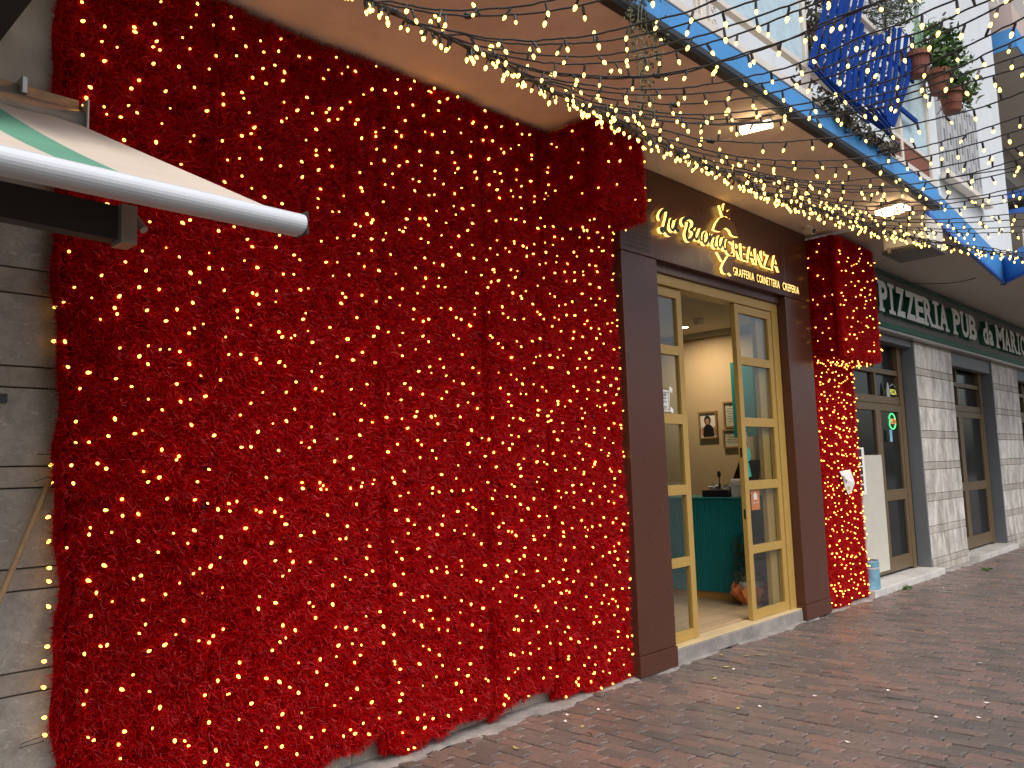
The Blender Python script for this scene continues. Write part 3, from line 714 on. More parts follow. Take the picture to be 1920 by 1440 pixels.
def letters(txt, x0, x1, z0, z1, y0, depth, mats, parent, bold=.02, gap=.10, mf=0, ms=1, serif=None):
    G = []
    for ch in txt:
        if ch == ' ': G.append(None); continue
        V, Fc = char_mesh(ch, bold); lo, hi = V.min(0), V.max(0); G.append((V-lo, Fc, hi-lo))
    caps = max(g_[2][1] for g_ in G if g_); tot = sum((g_[2][0] if g_ else .34) for g_ in G)+gap*(len(G)-1); sx = (x1-x0)/tot; x = x0
    for ch, g_ in zip(txt, G):
        if g_ is None: x += (.34+gap)*sx; continue
        V, Fc, sz = g_; mb = MB()
        extrude_flat(V, Fc, lambda p: (x+p[0]*sx, y0, z0+p[1]/caps*(z1-z0)), Vector((0, depth, 0)), mb, mf, ms)
        mb.build('letter', list(mats), parent); x += (sz[0]+gap)*sx
letters('CREANZA', 6.715, 7.785, 3.462, 3.622, YS, .024, ('sign_brown', 'sign_side'), sg, bold=.012, gap=.07)
letters('GRAFFERIA', 6.888, 7.290, 3.303, 3.381, YS+.03, .022, ('sign_lit', 'sign_brown'), sg, bold=.0, gap=.15)
letters('CORNETTERIA', 7.345, 7.822, 3.303, 3.381, YS+.03, .022, ('sign_lit', 'sign_brown'), sg, bold=.0, gap=.15)
letters('CREPERIA', 7.893, 8.262, 3.303, 3.381, YS+.03, .022, ('sign_lit', 'sign_brown'), sg, bold=.0, gap=.15)
def emblem(name, pts, y0=YS, depth=.024, mats=('sign_brown', 'sign_side'), smooth=False):
    P = [Zs(x, y) for x, y in pts]; pl = [(p.x, p.z) for p in P]
    if smooth: pl = [tuple(c) for c in catmull(pl+[pl[0]], 5)[:-1]]
    mb = MB(); mb.prism_xz(pl, y0, y0+depth); return mb.build(name, list(mats), sg)
emblem('crown', [(828, 95), (848, 100), (866, 165), (886, 72), (906, 78), (914, 178), (936, 150), (962, 142), (950, 262), (905, 232), (866, 226)])
emblem('pastry_arch', [(757, 388), (786, 310), (830, 248), (880, 228), (930, 248), (985, 300), (1025, 385), (1052, 478), (1000, 470), (972, 452), (948, 398), (905, 366), (862, 378), (842, 412), (800, 408)])
emblem('pastry_cone', [(800, 655), (905, 690), (872, 770), (856, 762)])
emblem('pastry_roll', [(930, 700), (1030, 716), (958, 850), (1000, 905), (990, 935), (965, 942), (935, 905), (900, 922), (866, 906), (850, 850), (872, 790)], y0=YS-.004)

# ================================================================== TINSEL
BULB = None
def bulb_mesh(name, mat, r=.0075, h=.022):
    mb = MB(); seg = 7; prof = [(.35*r, 0), (r*.95, .2*h), (r, .5*h), (r*.62, .82*h), (.12*r, h)]
    mb.lathe(prof, seg); me = bpy.data.meshes.new(name); me.from_pydata(mb.v, [], mb.f); me.materials.append(mt[mat])
    me.polygons.foreach_set('use_smooth', [True]*len(mb.f)); return me
BULB_T = bulb_mesh('bulb', 'bulb_in'); BULB_S = bulb_mesh('bulb', 'bulb', .0062, .020)
def vnoise(u, v, s, seed):
    r_ = np.random.default_rng(seed); o = np.zeros_like(u)
    for k in range(7):
        a = r_.uniform(0, 2*np.pi); f = s*r_.uniform(.6, 1.8); ph = r_.uniform(0, 6.3); o = o+np.sin((u*np.cos(a)+v*np.sin(a))*f+ph)
    return o/7
class Patch:
    """rectangular tinsel-covered surface: origin, two axes, outward normal, rounding at chosen edges"""
    def __init__(s, O, U, V, Nn, w, h, thick=.045, round_=(.05, .05, .05, .05), bot=None, seed=1, crease=None, amp=.014, left=None):
        s.O, s.U, s.V, s.N = [np.array(a, float) for a in (O, U, V, Nn)]; s.w, s.h, s.th, s.rd, s.bot, s.seed, s.cr, s.amp, s.left = w, h, thick, round_, bot, seed, crease, amp, left
    def lo(s, u): return s.bot(u) if s.bot else np.zeros_like(u)
    def le(s, v): return s.left(v) if s.left else np.zeros_like(v)
    def disp(s, u, v):
        d = np.ones_like(u); lo = s.lo(u); le = s.le(v)
        for dist, rr in ((u-le, s.rd[0]), (s.w-u, s.rd[1]), (v-lo, s.rd[2]), (s.h-v, s.rd[3])):
            if rr > 0: t = np.clip(dist/rr, 0, 1); d = d*np.sqrt(np.clip(1-(1-t)**2, 0, 1))
        o = s.th*d+s.amp*vnoise(u, v, 5, s.seed)+.006*vnoise(u, v, 19, s.seed+5)
        if s.cr: o = o-sum(a*np.exp(-((v-c-.03*np.sin(u*2.3))/wd)**2) for c, wd, a in s.cr)
        return o
    def P(s, u, v, extra=0): return s.O+u[:, None]*s.U+v[:, None]*s.V+(s.disp(u, v)+extra)[:, None]*s.N
def tinsel(name, label, patches, loc, cat='tinsel', group=None, dens=33000, bulbs=78, bulb_fn=None):
    t = thing(name, label, cat, loc, group); off = np.array(loc)
    bk = MB(); FV = []; 
    for pt in patches:
        nu, nv = max(4, int(pt.w/.05)), max(4, int(pt.h/.05)); b = len(bk.v)
        uu, vv = np.meshgrid(np.linspace(0, 1, nu+1), np.linspace(0, 1, nv+1)); uu = uu.ravel(); vv = vv.ravel()
        u = uu*pt.w; lo = pt.lo(u); v = lo+vv*(pt.h-lo); le = pt.le(v); u = le+uu*(pt.w-le)
        bk.v += [tuple(p) for p in pt.P(u, v, -.004)]
        for j in range(nv):
            for i in range(nu): q = b+j*(nu+1)+i; bk.f.append((q, q+1, q+nu+2, q+nu+1)); bk.m.append(0)
        n = int(pt.w*pt.h*dens); u = RNG.uniform(0, pt.w, n); v = RNG.uniform(0, pt.h, n); ne = int(pt.h*2600); u = np.concatenate([u, pt.le(np.zeros(1))[0]+RNG.uniform(0, .03, ne)]); v = np.concatenate([v, RNG.uniform(0, pt.h, ne)])
        cl = vnoise(u, v, 42, pt.seed+9)+.6*vnoise(u, v, 85, pt.seed+10); u = np.where(np.arange(len(u)) >= n, pt.le(v)+RNG.uniform(0.001, .025, len(u)), u)
        ok = (v > pt.lo(u)) & (u > pt.le(v)) & (RNG.uniform(0, 1, len(u)) < np.clip(.95+1.5*(cl+.12), .12, 1)); u, v, cl = u[ok], v[ok], cl[ok]; n = len(u)
        # a little tufting along horizontal garland rows
        B = pt.P(u, v, -.004); tu, tv = RNG.normal(0, .75, n), RNG.normal(-.12, .75, n); eg = u-pt.le(v); tu = np.where(eg < .03, -np.abs(tu)-.2, tu); nn = RNG.uniform(.25, 1.0, n)
        D = pt.N*nn[:, None]+pt.U*tu[:, None]+pt.V*tv[:, None]; D /= np.linalg.norm(D, axis=1)[:, None]
        Ln = (RNG.uniform(.026, .052, n)*np.clip(1+.45*cl, .6, 1.3))[:, None]; S = np.cross(D, RNG.normal(0, 1, (n, 3))); S /= np.linalg.norm(S, axis=1)[:, None]; Wd = RNG.uniform(.0013, .0026, n)[:, None]
        A = np.stack([B-S*Wd, B+S*Wd, B+D*Ln], 1).reshape(-1, 3); FV.append(A)
        n2 = n//42; k = RNG.integers(0, n, n2); B = B[k]; D = pt.N*RNG.uniform(.25, .6, n2)[:, None]+pt.U*RNG.normal(0, 1, n2)[:, None]+pt.V*RNG.normal(-.1, 1, n2)[:, None]; D /= np.linalg.norm(D, axis=1)[:, None]
        B = B+pt.N*.022; S = np.cross(D, pt.N); S /= np.linalg.norm(S, axis=1)[:, None]; Wd = RNG.uniform(.0012, .0022, n2)[:, None]
        FV.append(np.stack([B-S*Wd, B+S*Wd, B+D*RNG.uniform(.022, .045, n2)[:, None]], 1).reshape(-1, 3))
    bk.build('backing', 'tin_back', t, smooth=True)
    A = np.concatenate(FV)-off; n = len(A)//3; me = bpy.data.meshes.new('tinsel_fibres')
    me.vertices.add(n*3); me.vertices.foreach_set('co', A.astype('f').ravel()); me.loops.add(n*3); me.loops.foreach_set('vertex_index', np.arange(n*3, dtype='i'))
    me.polygons.add(n); me.polygons.foreach_set('loop_start', np.arange(0, n*3, 3, dtype='i')); me.materials.append(mt['tinsel']); me.update(calc_edges=True)
    fo = bpy.data.objects.new('tinsel_fibres', me); COL.objects.link(fo); fo.parent = t; kind(fo, 'stuff')
    # fairy lights: wavy vertical strands pushed into the pile
    allb = []
    for pt in patches:
        den = pt_b(pt, bulbs, bulb_fn); sp = 1/math.sqrt(max(den, 1))
        for iu in np.arange(sp*.5, pt.w, sp):
            for iv in np.arange(sp*random.random(), pt.h, sp):
                u, v = iu+random.gauss(0, sp*.34), iv+random.gauss(0, sp*.34); ua, va = np.array([u]), np.array([v])
                if not (.015 < u < pt.w-.01 and v < pt.h-.03) or random.random() < .08: continue
                if v < pt.lo(ua)[0]+.015 or u < pt.le(va)[0]+.01: continue
                p = Vector(pt.P(ua, va, random.choice((.026, .031, .033, .035, .036, .020, .012, .004, .028)))[0])
                d = Vector(tuple(pt.N*random.uniform(.2, 1.0)+pt.U*random.gauss(0, .5)+np.array((0, 0, random.gauss(-.2, .6))))).normalized()
                allb.append(((p-EYE).length, p, d.to_track_quat('Z', 'Y'), random.uniform(.55, 1.02)))
    allb.sort(key=lambda q: q[0]); rest_ = MB()
    for k, (_, p, q, sz) in enumerate(allb):
        if k < 300: inst(BULB_T, 'bulb', t, p, q.to_euler(), [sz]*3)
        else: rest_.add([p+(q @ v_.co)*sz for v_ in BULB_T.vertices], [tuple(f.vertices) for f in BULB_T.polygons])
    if rest_.v: kind(rest_.build('fairy_lights', 'bulb_in', t, smooth=True), 'stuff')
    return t
def pt_b(pt, bulbs, fn): return bulbs*getattr(pt, 'bm', 1.0)
X_, Z_, NY = (1, 0, 0), (0, 0, 1), (0, -1, 0)
YT = 3.820
def botf(base, a, ph, edge_l=0, edge_r=0, w=1):
    return lambda u: base+.028*np.sin(u*7+ph)+.010*np.sin(u*23+ph*2)+edge_l*np.exp(-u/.06)+edge_r*np.exp(-(w-u)/.06)
PAN = [(1.17, 1.845, .02, 0, 0, 'leftmost long red tinsel panel, hung beside bare stone wall and awning'),
       (1.85, 2.858, .075, 0, .10, 'widest red tinsel panel, its lower corner lifted off the grey plinth'),
       (2.862, 3.685, .045, 0, .05, 'red tinsel panel with a scalloped hem sagging onto the paving'),
       (3.69, 4.275, .065, .0, .06, 'narrow red tinsel panel hemmed well clear of the paving'),
       (4.28, 5.150, .008, 0, -.02, 'red tinsel panel beside the brown pillar and under the tinsel box')]
for i, (x0, x1, bz, el, er, lab) in enumerate(PAN):
    w_ = x1-x0; left = None
    if i == 0: left = lambda v: .06-.022*v/1.0+.012*np.sin(v*7)+.008*np.sin(v*17+1)+np.where(v > 3.1, 0., 0)
    else: left = lambda v, k=i: .016+.014*np.sin(v*3.7+k*2)+.009*np.sin(v*9.1+k)
    cz = [(3.06, .05, .03), (1.05, .03, .012), (2.1, .03, .010), (3.55, .03, .012)] if i > 1 else [(2.35, .04, .012), (1.2, .03, .010), (3.3, .03, .01)]
    if i: x0 -= .022; w_ += .022
    pt = Patch((x0, YT, 0.0), X_, Z_, NY, w_, 3.985, .058, (.04, .045, .05, .05), botf(bz, .02, i*1.7, el, er, w_), seed=31+i, crease=cz, left=left, amp=.030)
    pt.bm = (1.0, .95, 1.05, 1.12, 1.15)[i]
    _ = tinsel('tinsel_curtain', lab, [pt], (x0+w_/2, YT, bz), group='tinsel panels covering the wall', bulbs=94)
tl = bpy.data.objects['tinsel_curtain']
for py in (575, 640, 870, 905, 968, 1012, 1065, 1092, 1140, 1212, 1240, 1290, 1345, 1380, 265, 330):
    px = 112-.026*(py-500)-random.random()*6+(0 if py > 450 else 14)
    p = PY(px, py, 3.80+random.random()*.03); d = Vector((-1, -.3, random.gauss(0, .5))).normalized(); inst(BULB_T, 'bulb', tl, p, d.to_track_quat('Z', 'Y').to_euler())
# box-shaped tinsel capitals above the portal's flanks, and the tinsel pier on the right
def tbox(name, label, x0, x1, yf, z0, z1, sd, group, bm=(1, .6, 1)):
    yb = YT
    P1 = Patch((x0, yf+.045, z0), X_, Z_, NY, x1-x0, z1-z0, .045, (.06, .06, .06, .05), seed=sd); P1.bm = bm[0]
    P2 = Patch((x0+.045, yb, z0), (0, -1, 0), Z_, (-1, 0, 0), yb-yf-.02, z1-z0, .045, (.0, .06, .06, .05), seed=sd+1); P2.bm = bm[1]
    P3 = Patch((x0+.02, yb, z0+.045), X_, (0, -1, 0), (0, 0, -1), x1-x0-.04, yb-yf-.03, .045, (.05, .05, 0, .05), seed=sd+2); P3.bm = bm[2]
    P4 = Patch((x1-.045, yf+.03, z0), (0, 1, 0), Z_, (1, 0, 0), yb-yf-.03, z1-z0, .045, (.06, 0, .06, .05), seed=sd+3); P4.bm = .6
    return tinsel(name, label, [P1, P2, P3, P4], ((x0+x1)/2, (yf+yb)/2, z0), group=group, bulbs=62)
tbox('tinsel_box', 'boxy red tinsel bulge under the soffit beside the shop name sign', 4.37, 4.99, 3.335, 3.34, 3.975, 61, 'tinsel boxes under the soffit', (.6, .6, .8))
tbox('tinsel_box', 'larger bright red tinsel bulge above the tinsel pier by the pizzeria', 8.60, 9.72, 3.43, 2.66, 3.96, 71, 'tinsel boxes under the soffit', (1.0, .8, 2.6))
pt = Patch((8.56, YT-.02, 0), X_, Z_, NY, 1.13, 2.74, .05, (.06, .07, .05, .0), botf(.02, 0, 2, 0, 0, 1.13), seed=81); pt.bm = 1.75
ptL = Patch((9.645, YT-.03, 0.03), (0, 1, 0), Z_, (1, 0, 0), .10, 2.7, .03, (0, 0, .05, 0), seed=82); ptL.bm = .3
tinsel('tinsel_pier', 'red tinsel pier thick with fairy lights between brown portal and pizzeria', [pt, ptL], (9.1, YT, .02), bulbs=74)
# stray wire ties at the left edge
for k, (px, py, a) in enumerate(((137, 12, -.3), (140, 40, -.2), (146, 112, -.05), (142, 168, -.35), (103, 852, .0), (98, 893, .3), (75, 1381, .12), (72, 1392, .0))):
    p = PY(px, py, 3.80); mb = MB(); mb.tube([p+Vector((.02, 0, 0)), p+Vector((-.03, -.01, -a*.02)), p+Vector((-.075, -.02, a*-.07))], .0016, 4)
    tag(mb.build('wire_tie', 'wire'), 'thin black wire tie poking from the tinsel edge onto bare wall', 'wire tie', 'wire ties at the tinsel edge')
# paper flyer caught in the right tinsel pier
fl_ = [PY(x, y, 3.70) for x, y in ((1574, 884), (1596, 880), (1600, 896), (1601, 906), (1597, 922), (1593, 928), (1585, 910), (1580, 898))]
fy = thing('paper_flyer', 'crumpled white flyer stuck in the red tinsel pier', 'flyer', tuple(fl_[5]))
mb = MB(); ys = (0, .01, .0, -.01, .0, .015, .01, -.005); c = sum(fl_, Vector())/8
mb.add([c+Vector((0, -.02, 0))]+[p+Vector((0, dy, 0)) for p, dy in zip(fl_, ys)], [(0, i, i % 8+1) for i in range(1, 9)]); mb.build('sheet', 'white', fy)
a, b = PY(1579, 895, 3.67), PY(1588, 907, 3.67); d = (b-a)/6; up = Vector((.38, 0, .6)).normalized(); mb = MB()
for k in range(6):      # dark print too small to read in the photograph
    q = a+d*k; hh = up*(.026+.008*(k % 3)); mb.add([q, q+d*.62, q+d*.62+hh, q+hh], [(0, 1, 2, 3)])
mb.build('print', 'print', fy)
a = [PY(x, y, 3.672) for x, y in ((1589, 911), (1594, 913), (1593, 919), (1590, 918))]; mb = MB(); mb.add(a, [(0, 1, 2, 3)]); mb.build('yellow_print', 'yleaf', fy)

# ================================================================== AWNING (left)
XA = 1.24
aw = thing('awning', 'retractable cream and green striped awning with white front bar at the wall', 'awning', (.2, 2.9, 2.2))
zc_ = 3.13
mb = MB(); mb.tube([(-2.5, 3.74, zc_), (XA, 3.74, zc_)], .055, 14); mb.box(-2.5, XA-.01, 3.74, 3.87, zc_+.02, zc_+.10); mb.build('roller_cassette', 'steel', aw, smooth=True)
BX('cassette_cap', 'steel', XA, XA+.012, 3.67, 3.86, zc_-.09, zc_+.09, aw, .004)
BX('wall_bracket', 'steel', .995, 1.02, 3.70, 3.87, zc_+.05, zc_+.125, aw, .004)
e0, e1 = PX(562, 403, XA), PX(560, 443, XA); yb_, zt, zb = e0.y, e0.z, e1.z
mb = MB(); prof = [(-.03, .92), (-.02, 1.0)]+[(.004+.04*math.sin(q), .5+.5*math.cos(q)) for q in np.linspace(.15, 2.9, 12)]+[(-.02, .0), (-.03, .1)]
n = len(prof); V = [(x, yb_-dy*0.9, zb+(zt-zb)*k) for x in (-2.6, XA) for dy, k in prof]
mb.add(V, [tuple(range(n)), tuple(range(n, 2*n))[::-1]]+[(i, n+i, n+(i+1) % n, (i+1) % n) for i in range(n)]); mb.build('front_bar', 'alu', aw, smooth=False)
BX('bar_end_cap', 'black', XA, XA+.006, yb_-.035, yb_+.026, zb-.002, zt+.002, aw)
# canvas with stripes across its width, sagging slightly
g0, g1, g2, g3 = [PY(x, y, yb_).x for x, y in ((185, 330), (312, 354), (478, 386), (518, 394))]
st = [(-2.5, .0), (.0, .14), (.14, g0), (g0, g1), (g1, g2), (g2, g3), (g3, XA-.02)]
for i, (xa, xb) in enumerate(st):
    mb = MB(); K = 16; V = []
    for k in range(K+1):
        t = k/K
        for x in np.linspace(xa, xb, 5):
            sag = -.03*math.sin(math.pi*t)*(1-.35*((x-.3)/1.0)**2 if x > -.7 else .7); V.append((x, 3.70+(yb_+.02-3.70)*t, zc_-.02+(zt-.005-zc_+.02)*t+sag*(.9 if x < 1.0 else .9-2.9*(x-1.0))+.004*math.sin(x*30+t*4)))
    mb.add(V, [(k*5+i_, k*5+i_+1, k*5+6+i_, k*5+5+i_) for k in range(K) for i_ in range(4)]); mb.build('canvas_stripe', 'canvasg' if i in (1, 3) else 'canvas', aw, smooth=True)
ar0, ar1 = PY(-150, 345, 2.45), PY(238, 425, 2.30)
mb = MB(); d = (ar1-ar0); 
mb.add([ar0+Vector((0, dy, dz)) for dy, dz in ((-.025, -.05), (.025, -.05), (.025, .045), (-.025, .045))]+[ar1+Vector((0, dy, dz)) for dy, dz in ((-.025, -.05), (.025, -.05), (.025, .045), (-.025, .045))], [(0, 1, 2, 3), (7, 6, 5, 4), (0, 4, 5, 1), (1, 5, 6, 2), (2, 6, 7, 3), (3, 7, 4, 0)]); mb.build('folding_arm', 'arm', aw)
mb = MB(); mb.box(ar1.x-.03, ar1.x+.012, ar1.y-.04, ar1.y+.03, ar1.z-.058, ar1.z+.05); mb.tube([ar1+Vector((.02, 0, .03)), (ar1.x+.035, ar1.y-.03, zb+.02)], .012, 8); mb.build('arm_knuckle', 'steel', aw)
# dark canopy board above the awning
c0, c1 = PY(68, -2, 3.2), PY(-2, 77, 3.2)
mb = MB(); mb.box(-2.5, .95, 2.6, 3.878, 3.447, 3.53)
tag(mb.build('canopy_board', 'arm', loc=(-.8, 3.2, 3.447)), 'dark brown canopy board on the wall above the awning', 'canopy')
# stick leaning on the stone wall
a, b = PY(103, 878, 3.83), PY(-10, 1145, 3.74); d = (b-a); e = a+d*((.0-a.z)/d.z)
e = Vector((a.x+(b.x-a.x)*1.7, 3.45, .01)); mb = MB(); mb.tube([a, b, b+(b-a)*.9+Vector((0, -.1, 0)), e], .012, 10)
tag(mb.build('wooden_stick', 'wood', smooth=True), 'pale wooden broom stick leaning on the stone wall beside the tinsel', 'stick')
wb = PY(6, 747, 3.87); mb = MB(); mb.box(wb.x-.03, wb.x+.012, 3.855, 3.874, wb.z-.018, wb.z+.018); tag(mb.build('wall_socket', 'black'), 'small dark socket set into the left stone wall', 'socket')

# ================================================================== PIZZERIA
ps = thing('pizzeria_sign', 'grey fascia board with raised white pizzeria lettering and green trim', 'sign', (15, 3.75, 3.2))
BX('board', 'pzboard', 9.72, 24, 3.76, 3.90, 3.301, 3.93, ps, .004)
BX('lower_trim', 'pzgreen', 9.72, 24, 3.735, 3.90, 3.232, 3.300, ps, .004); BX('metal_lip', 'steel', 9.72, 24, 3.75, 3.90, 3.195, 3.231, ps, .003)
BX('upper_trim', 'pzgreen', 9.72, 24, 3.745, 3.90, 3.931, 3.965, ps, .004)
SER = {'P': [(-.10, .52, 0), (-.12, .1, 1)], 'I': [(-.75, 1.75, 0), (-.75, 1.75, 1)], 'R': [(-.10, .40, 0), (.66, 1.12, 0), (-.12, .1, 1)], 'A': [(-.08, .36, 0), (.62, 1.10, 0)], 'U': [(-.12, .36, 1), (.66, 1.12, 1)], 'B': [(-.12, .1, 0), (-.12, .1, 1)],
       'M': [(-.10, .32, 0), (.70, 1.10, 0), (-.10, .15, 1), (.85, 1.10, 1)], 'E': [(-.12, .1, 0), (-.12, .1, 1)], 'Z': [], 'O': []}
def slabs(txt, rects, z0, z1):
    y0 = 3.68
    for ch, (xa, xb) in zip(txt, rects):
        V, Fc = char_mesh(ch, .035); lo, hi = V.min(0), V.max(0); mb = MB(); ww = xb-xa
        if ch == 'I': xa, xb = xa+ww*.3, xb-ww*.3; ww = xb-xa
        zz1 = z1 if ch not in 'a' else z0+(z1-z0)*.66
        extrude_flat(V, Fc, lambda p: (xa+(p[0]-lo[0])/(hi[0]-lo[0])*ww, y0, z0+(p[1]-lo[1])/(hi[1]-lo[1])*(zz1-z0)), Vector((0, .08, 0)), mb)
        for a, b, tb in SER.get(ch, []):
            za, zb_ = (z0-.004, z0+.045) if tb == 0 else (z1-.045, z1+.004)
            mb.prism_xz([(xa+a*ww, za), (xa+b*ww, za), (xa+b*ww, zb_), (xa+a*ww, zb_)], y0-.0015, y0+.08)
        mb.build('letter', ['pzwhite', 'pzgreen'], ps)
XL = lambda x: PY(1620+x/4.8, 500+(170+x*.395)/4.8+22, 3.69).x
rc = [(XL(a), XL(b)) for a, b in ((135, 212), (218, 275), (288, 368), (375, 460), (464, 538), (544, 618), (625, 680), (682, 756))]
slabs('PIZZERIA', rc, 3.405, 3.795)
slabs('PUB', [(XL(a), XL(b)) for a, b in ((806, 872), (880, 945), (950, 1016))], 3.405, 3.795)
slabs('da', [(XL(a), XL(b)) for a, b in ((1076, 1122), (1126, 1166))], 3.405, 3.795)
slabs('MARIO', [(XL(a), XL(b)) for a, b in ((1196, 1268), (1272, 1324), (1330, 1380), (1384, 1412), (1416, 1462))], 3.405, 3.795)
mb = MB(); pts = [PY(1655, 512, 3.70), PY(1690, 530, 3.6), PY(1725, 532, 3.4), PY(1790, 530, 3.2), PY(1850, 516, 3.0), PZ(1858, 513, 3.98)]
mb.tube([tuple(c) for c in catmull([tuple(p) for p in pts], 8)], .006, 5); tag(mb.build('slack_cable', 'wire'), 'slack black cable drooping under the grey soffit above the pizzeria', 'cable')
def pz_door(name, label, x0, x1, mid, panel=False, ZT=3.18, neon=False):
    y = 4.02; t = thing(name, label, 'door', ((x0+x1)/2, y, .1), 'wooden glazed doors of the pizzeria'); W = 'wooddoor'
    BX('jamb', W, x0, x0+.10, y, y+.12, .09, ZT, t, .004); BX('jamb', W, x1-.16, x1-.02, y-.02, y+.12, .09, ZT, t, .004)
    BX('head', W, x0+.1, x1-.16, y, y+.12, ZT-.07, ZT, t, .004)
    BX('transom', W, x0+.1, x1-.16, y-.004, y+.1, 2.30, 2.40, t, .004); BX('transom', W, x0+.1, x1-.16, y, y+.1, 2.70, 2.77, t, .004)
    BX('transom_pane', 'darkglass', x0+.1, x1-.16, y+.05, y+.055, 2.40, 2.70, t); BX('transom_pane', 'darkglass', x0+.1, x1-.16, y+.05, y+.055, 2.77, ZT-.07, t)
    for xm in (x0+(mid-x0)*.45, mid+.02): BX('mullion', W, xm-.025, xm+.025, y+.002, y+.09, 2.40, ZT-.07, t, .003)
    for k, (a, b) in enumerate(((x0+.105, mid-.003), (mid+.003, x1-.165))):
        lf = BX('door_leaf', W, a, a+.085, y-.012, y+.05, .12, 2.295, t, .004)
        BX('stile', W, b-.085, b, y-.012, y+.05, .12, 2.295, lf, .004)
        for za, zb_ in ((.12, .30), (1.02, 1.16), (2.20, 2.295)): BX('leaf_rail', W, a+.085, b-.085, y-.01, y+.048, za, zb_, lf, .003)
        if panel and k == 0:
            BX('leaf_panel', 'panelw', a+.03, b-.03, y-.022, y-.0125, .16, 1.62, lf, .003)
            BX('pane', 'darkglass', a+.085, b-.085, y+.015, y+.02, 1.62, 2.20, lf)
        else:
            for za, zb_ in ((.30, 1.02), (1.16, 2.20)): BX('pane', 'darkglass', a+.085, b-.085, y+.015, y+.02, za, zb_, lf)
    return t
d1 = pz_door('glazed_door', 'wooden pizzeria door with cream lower panel and open sign', 9.76, 12.10, PY(1655, 900, 4.02).x, True)
d2 = pz_door('glazed_door', 'wooden pizzeria door between the two stone piers', 13.86, 16.02, PY(1810, 900, 4.02).x)
d3 = pz_door('glazed_door', 'wooden pizzeria door past the second stone pier', 17.86, 20.1, 19.0)
for xj in (12.198, 16.118): BX('grey_jamb', 'greyjamb', xj-.045, xj-.004, 3.845, 4.02, .085, 3.192, bld, .003)
BX('grey_lintel', 'greyjamb', 9.76, 12.15, 3.87, 4.0, 3.1, 3.19, bld, .003); BX('grey_lintel', 'greyjamb', 13.86, 16.07, 3.87, 4.0, 2.98, 3.19, bld, .003); BX('grey_lintel', 'greyjamb', 17.86, 20.1, 3.87, 4.0, 2.98, 3.19, bld, .003)
for xa, xb in ((9.70, 12.19), (13.87, 16.11), (17.87, 20.19)): BX('marble_step', 'marble_step', xa, xb, 3.69, 4.2, .0, .085, bld, .006)
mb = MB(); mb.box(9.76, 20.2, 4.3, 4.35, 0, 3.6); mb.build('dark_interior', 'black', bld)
# neon signs, sticker, posters
def neon_oval(c, rx, rz, y, t, mats):
    mb = MB(); pts = [(c[0]+rx*math.cos(a), y, c[1]+rz*math.sin(a)) for a in np.linspace(.35, math.pi-.35, 14)]; mb.tube(pts, .008, 5); mb.build('neon_tube', mats[0], t)
    mb = MB(); pts = [(c[0]+rx*math.cos(a), y, c[1]-rz*math.sin(a)) for a in np.linspace(.35, math.pi-.35, 14)]; mb.tube(pts, .008, 5); mb.build('neon_tube', mats[1], t)
p = PY(1673, 790, 4.03); ne = thing('open_sign', 'oval neon open sign glowing green and red in pizzeria door', 'neon sign', tuple(p))
neon_oval((p.x, p.z), .12, .105, 4.03, ne, ('neon_g', 'neon_g'))
x = p.x-.135
for ch, m_ in zip('APERTO', ('neon_g', 'neon_g', 'neon_r', 'neon_r', 'neon_r', 'neon_y')): print_text(ch, x, x+.037, p.z-.035, p.z+.035, 4.027, ne, 'letter', m_, .03); x += .046
p = PY(1674, 735, 4.03); ne2 = thing('pizza_sign', 'dim hanging pizza sign with white figure in pizzeria transom', 'sign', tuple(p))
print_text('PIZZA', p.x-.10, p.x+.13, p.z-.035, p.z+.035, 4.03, ne2, 'lettering', 'neon_y', .02)
mb = MB(); mb.prism_xz([(p.x-.25, p.z-.16), (p.x-.14, p.z-.16), (p.x-.13, p.z+.0), (p.x-.17, p.z+.12), (p.x-.2, p.z+.12), (p.x-.24, p.z)], 4.024, 4.03, 0, 0); mb.build('figure', 'shutter', ne2)
mb = MB(); mb.tube([(p.x-.12, 4.03, p.z-.07), (p.x, 4.03, p.z-.15), (p.x+.12, 4.03, p.z-.07)], .006, 4); mb.tube([(p.x-.1, 4.03, p.z+.07), (p.x, 4.03, p.z+.11), (p.x+.12, 4.03, p.z+.07)], .006, 4); mb.build('outline', 'shutter', ne2)
p = PY(1671, 817, 3.995); mb = MB(); mb.box(p.x-.045, p.x+.045, 3.996, 3.999, p.z-.08, p.z+.08); tag(mb.build('door_sticker', 'bucket'), 'small light blue sticker under the neon open sign', 'sticker')
p = PY(1614, 882, 3.99); pr = thing('poster_strip', 'white strip with dark pictures taped to the cream door panel', 'poster', (p.x, 3.99, p.z-.3))
BX('sheet', 'white', p.x-.10, p.x+.14, 3.990, 3.994, p.z-.30, p.z+.28, pr)
for k in range(5): BX('picture', 'black', p.x-.085, p.x+.06, 3.988, 3.9895, p.z-.27+k*.11, p.z-.18+k*.11, pr)
p = PZ(1631, 1112, .085)
bk = thing('paint_tin', 'light blue printed tin standing on the marble step by the tinsel', 'tin', (9.86, 3.80, .085))
mb = MB(); mb.lathe([(.105, 0), (.108, .006), (.108, .30), (.112, .305), (.112, .315), (.10, .318)], 22, (9.86, 3.80, .086)); mb.build('body', 'bucket', bk, smooth=True)
mb = MB(); mb.lathe([(.09, 0), (.104, .003), (.104, .008)], 22, (9.86, 3.80, .4045)); mb.build('lid', 'greyjamb', bk)
mb = MB(); mb.lathe([(.109, .22), (.111, .225), (.111, .24), (.109, .245)], 22, (9.86, 3.80, .086)); mb.f = mb.f[:-2]; mb.m = mb.m[:-2]; mb.build('rim_bead', 'shutter', bk)

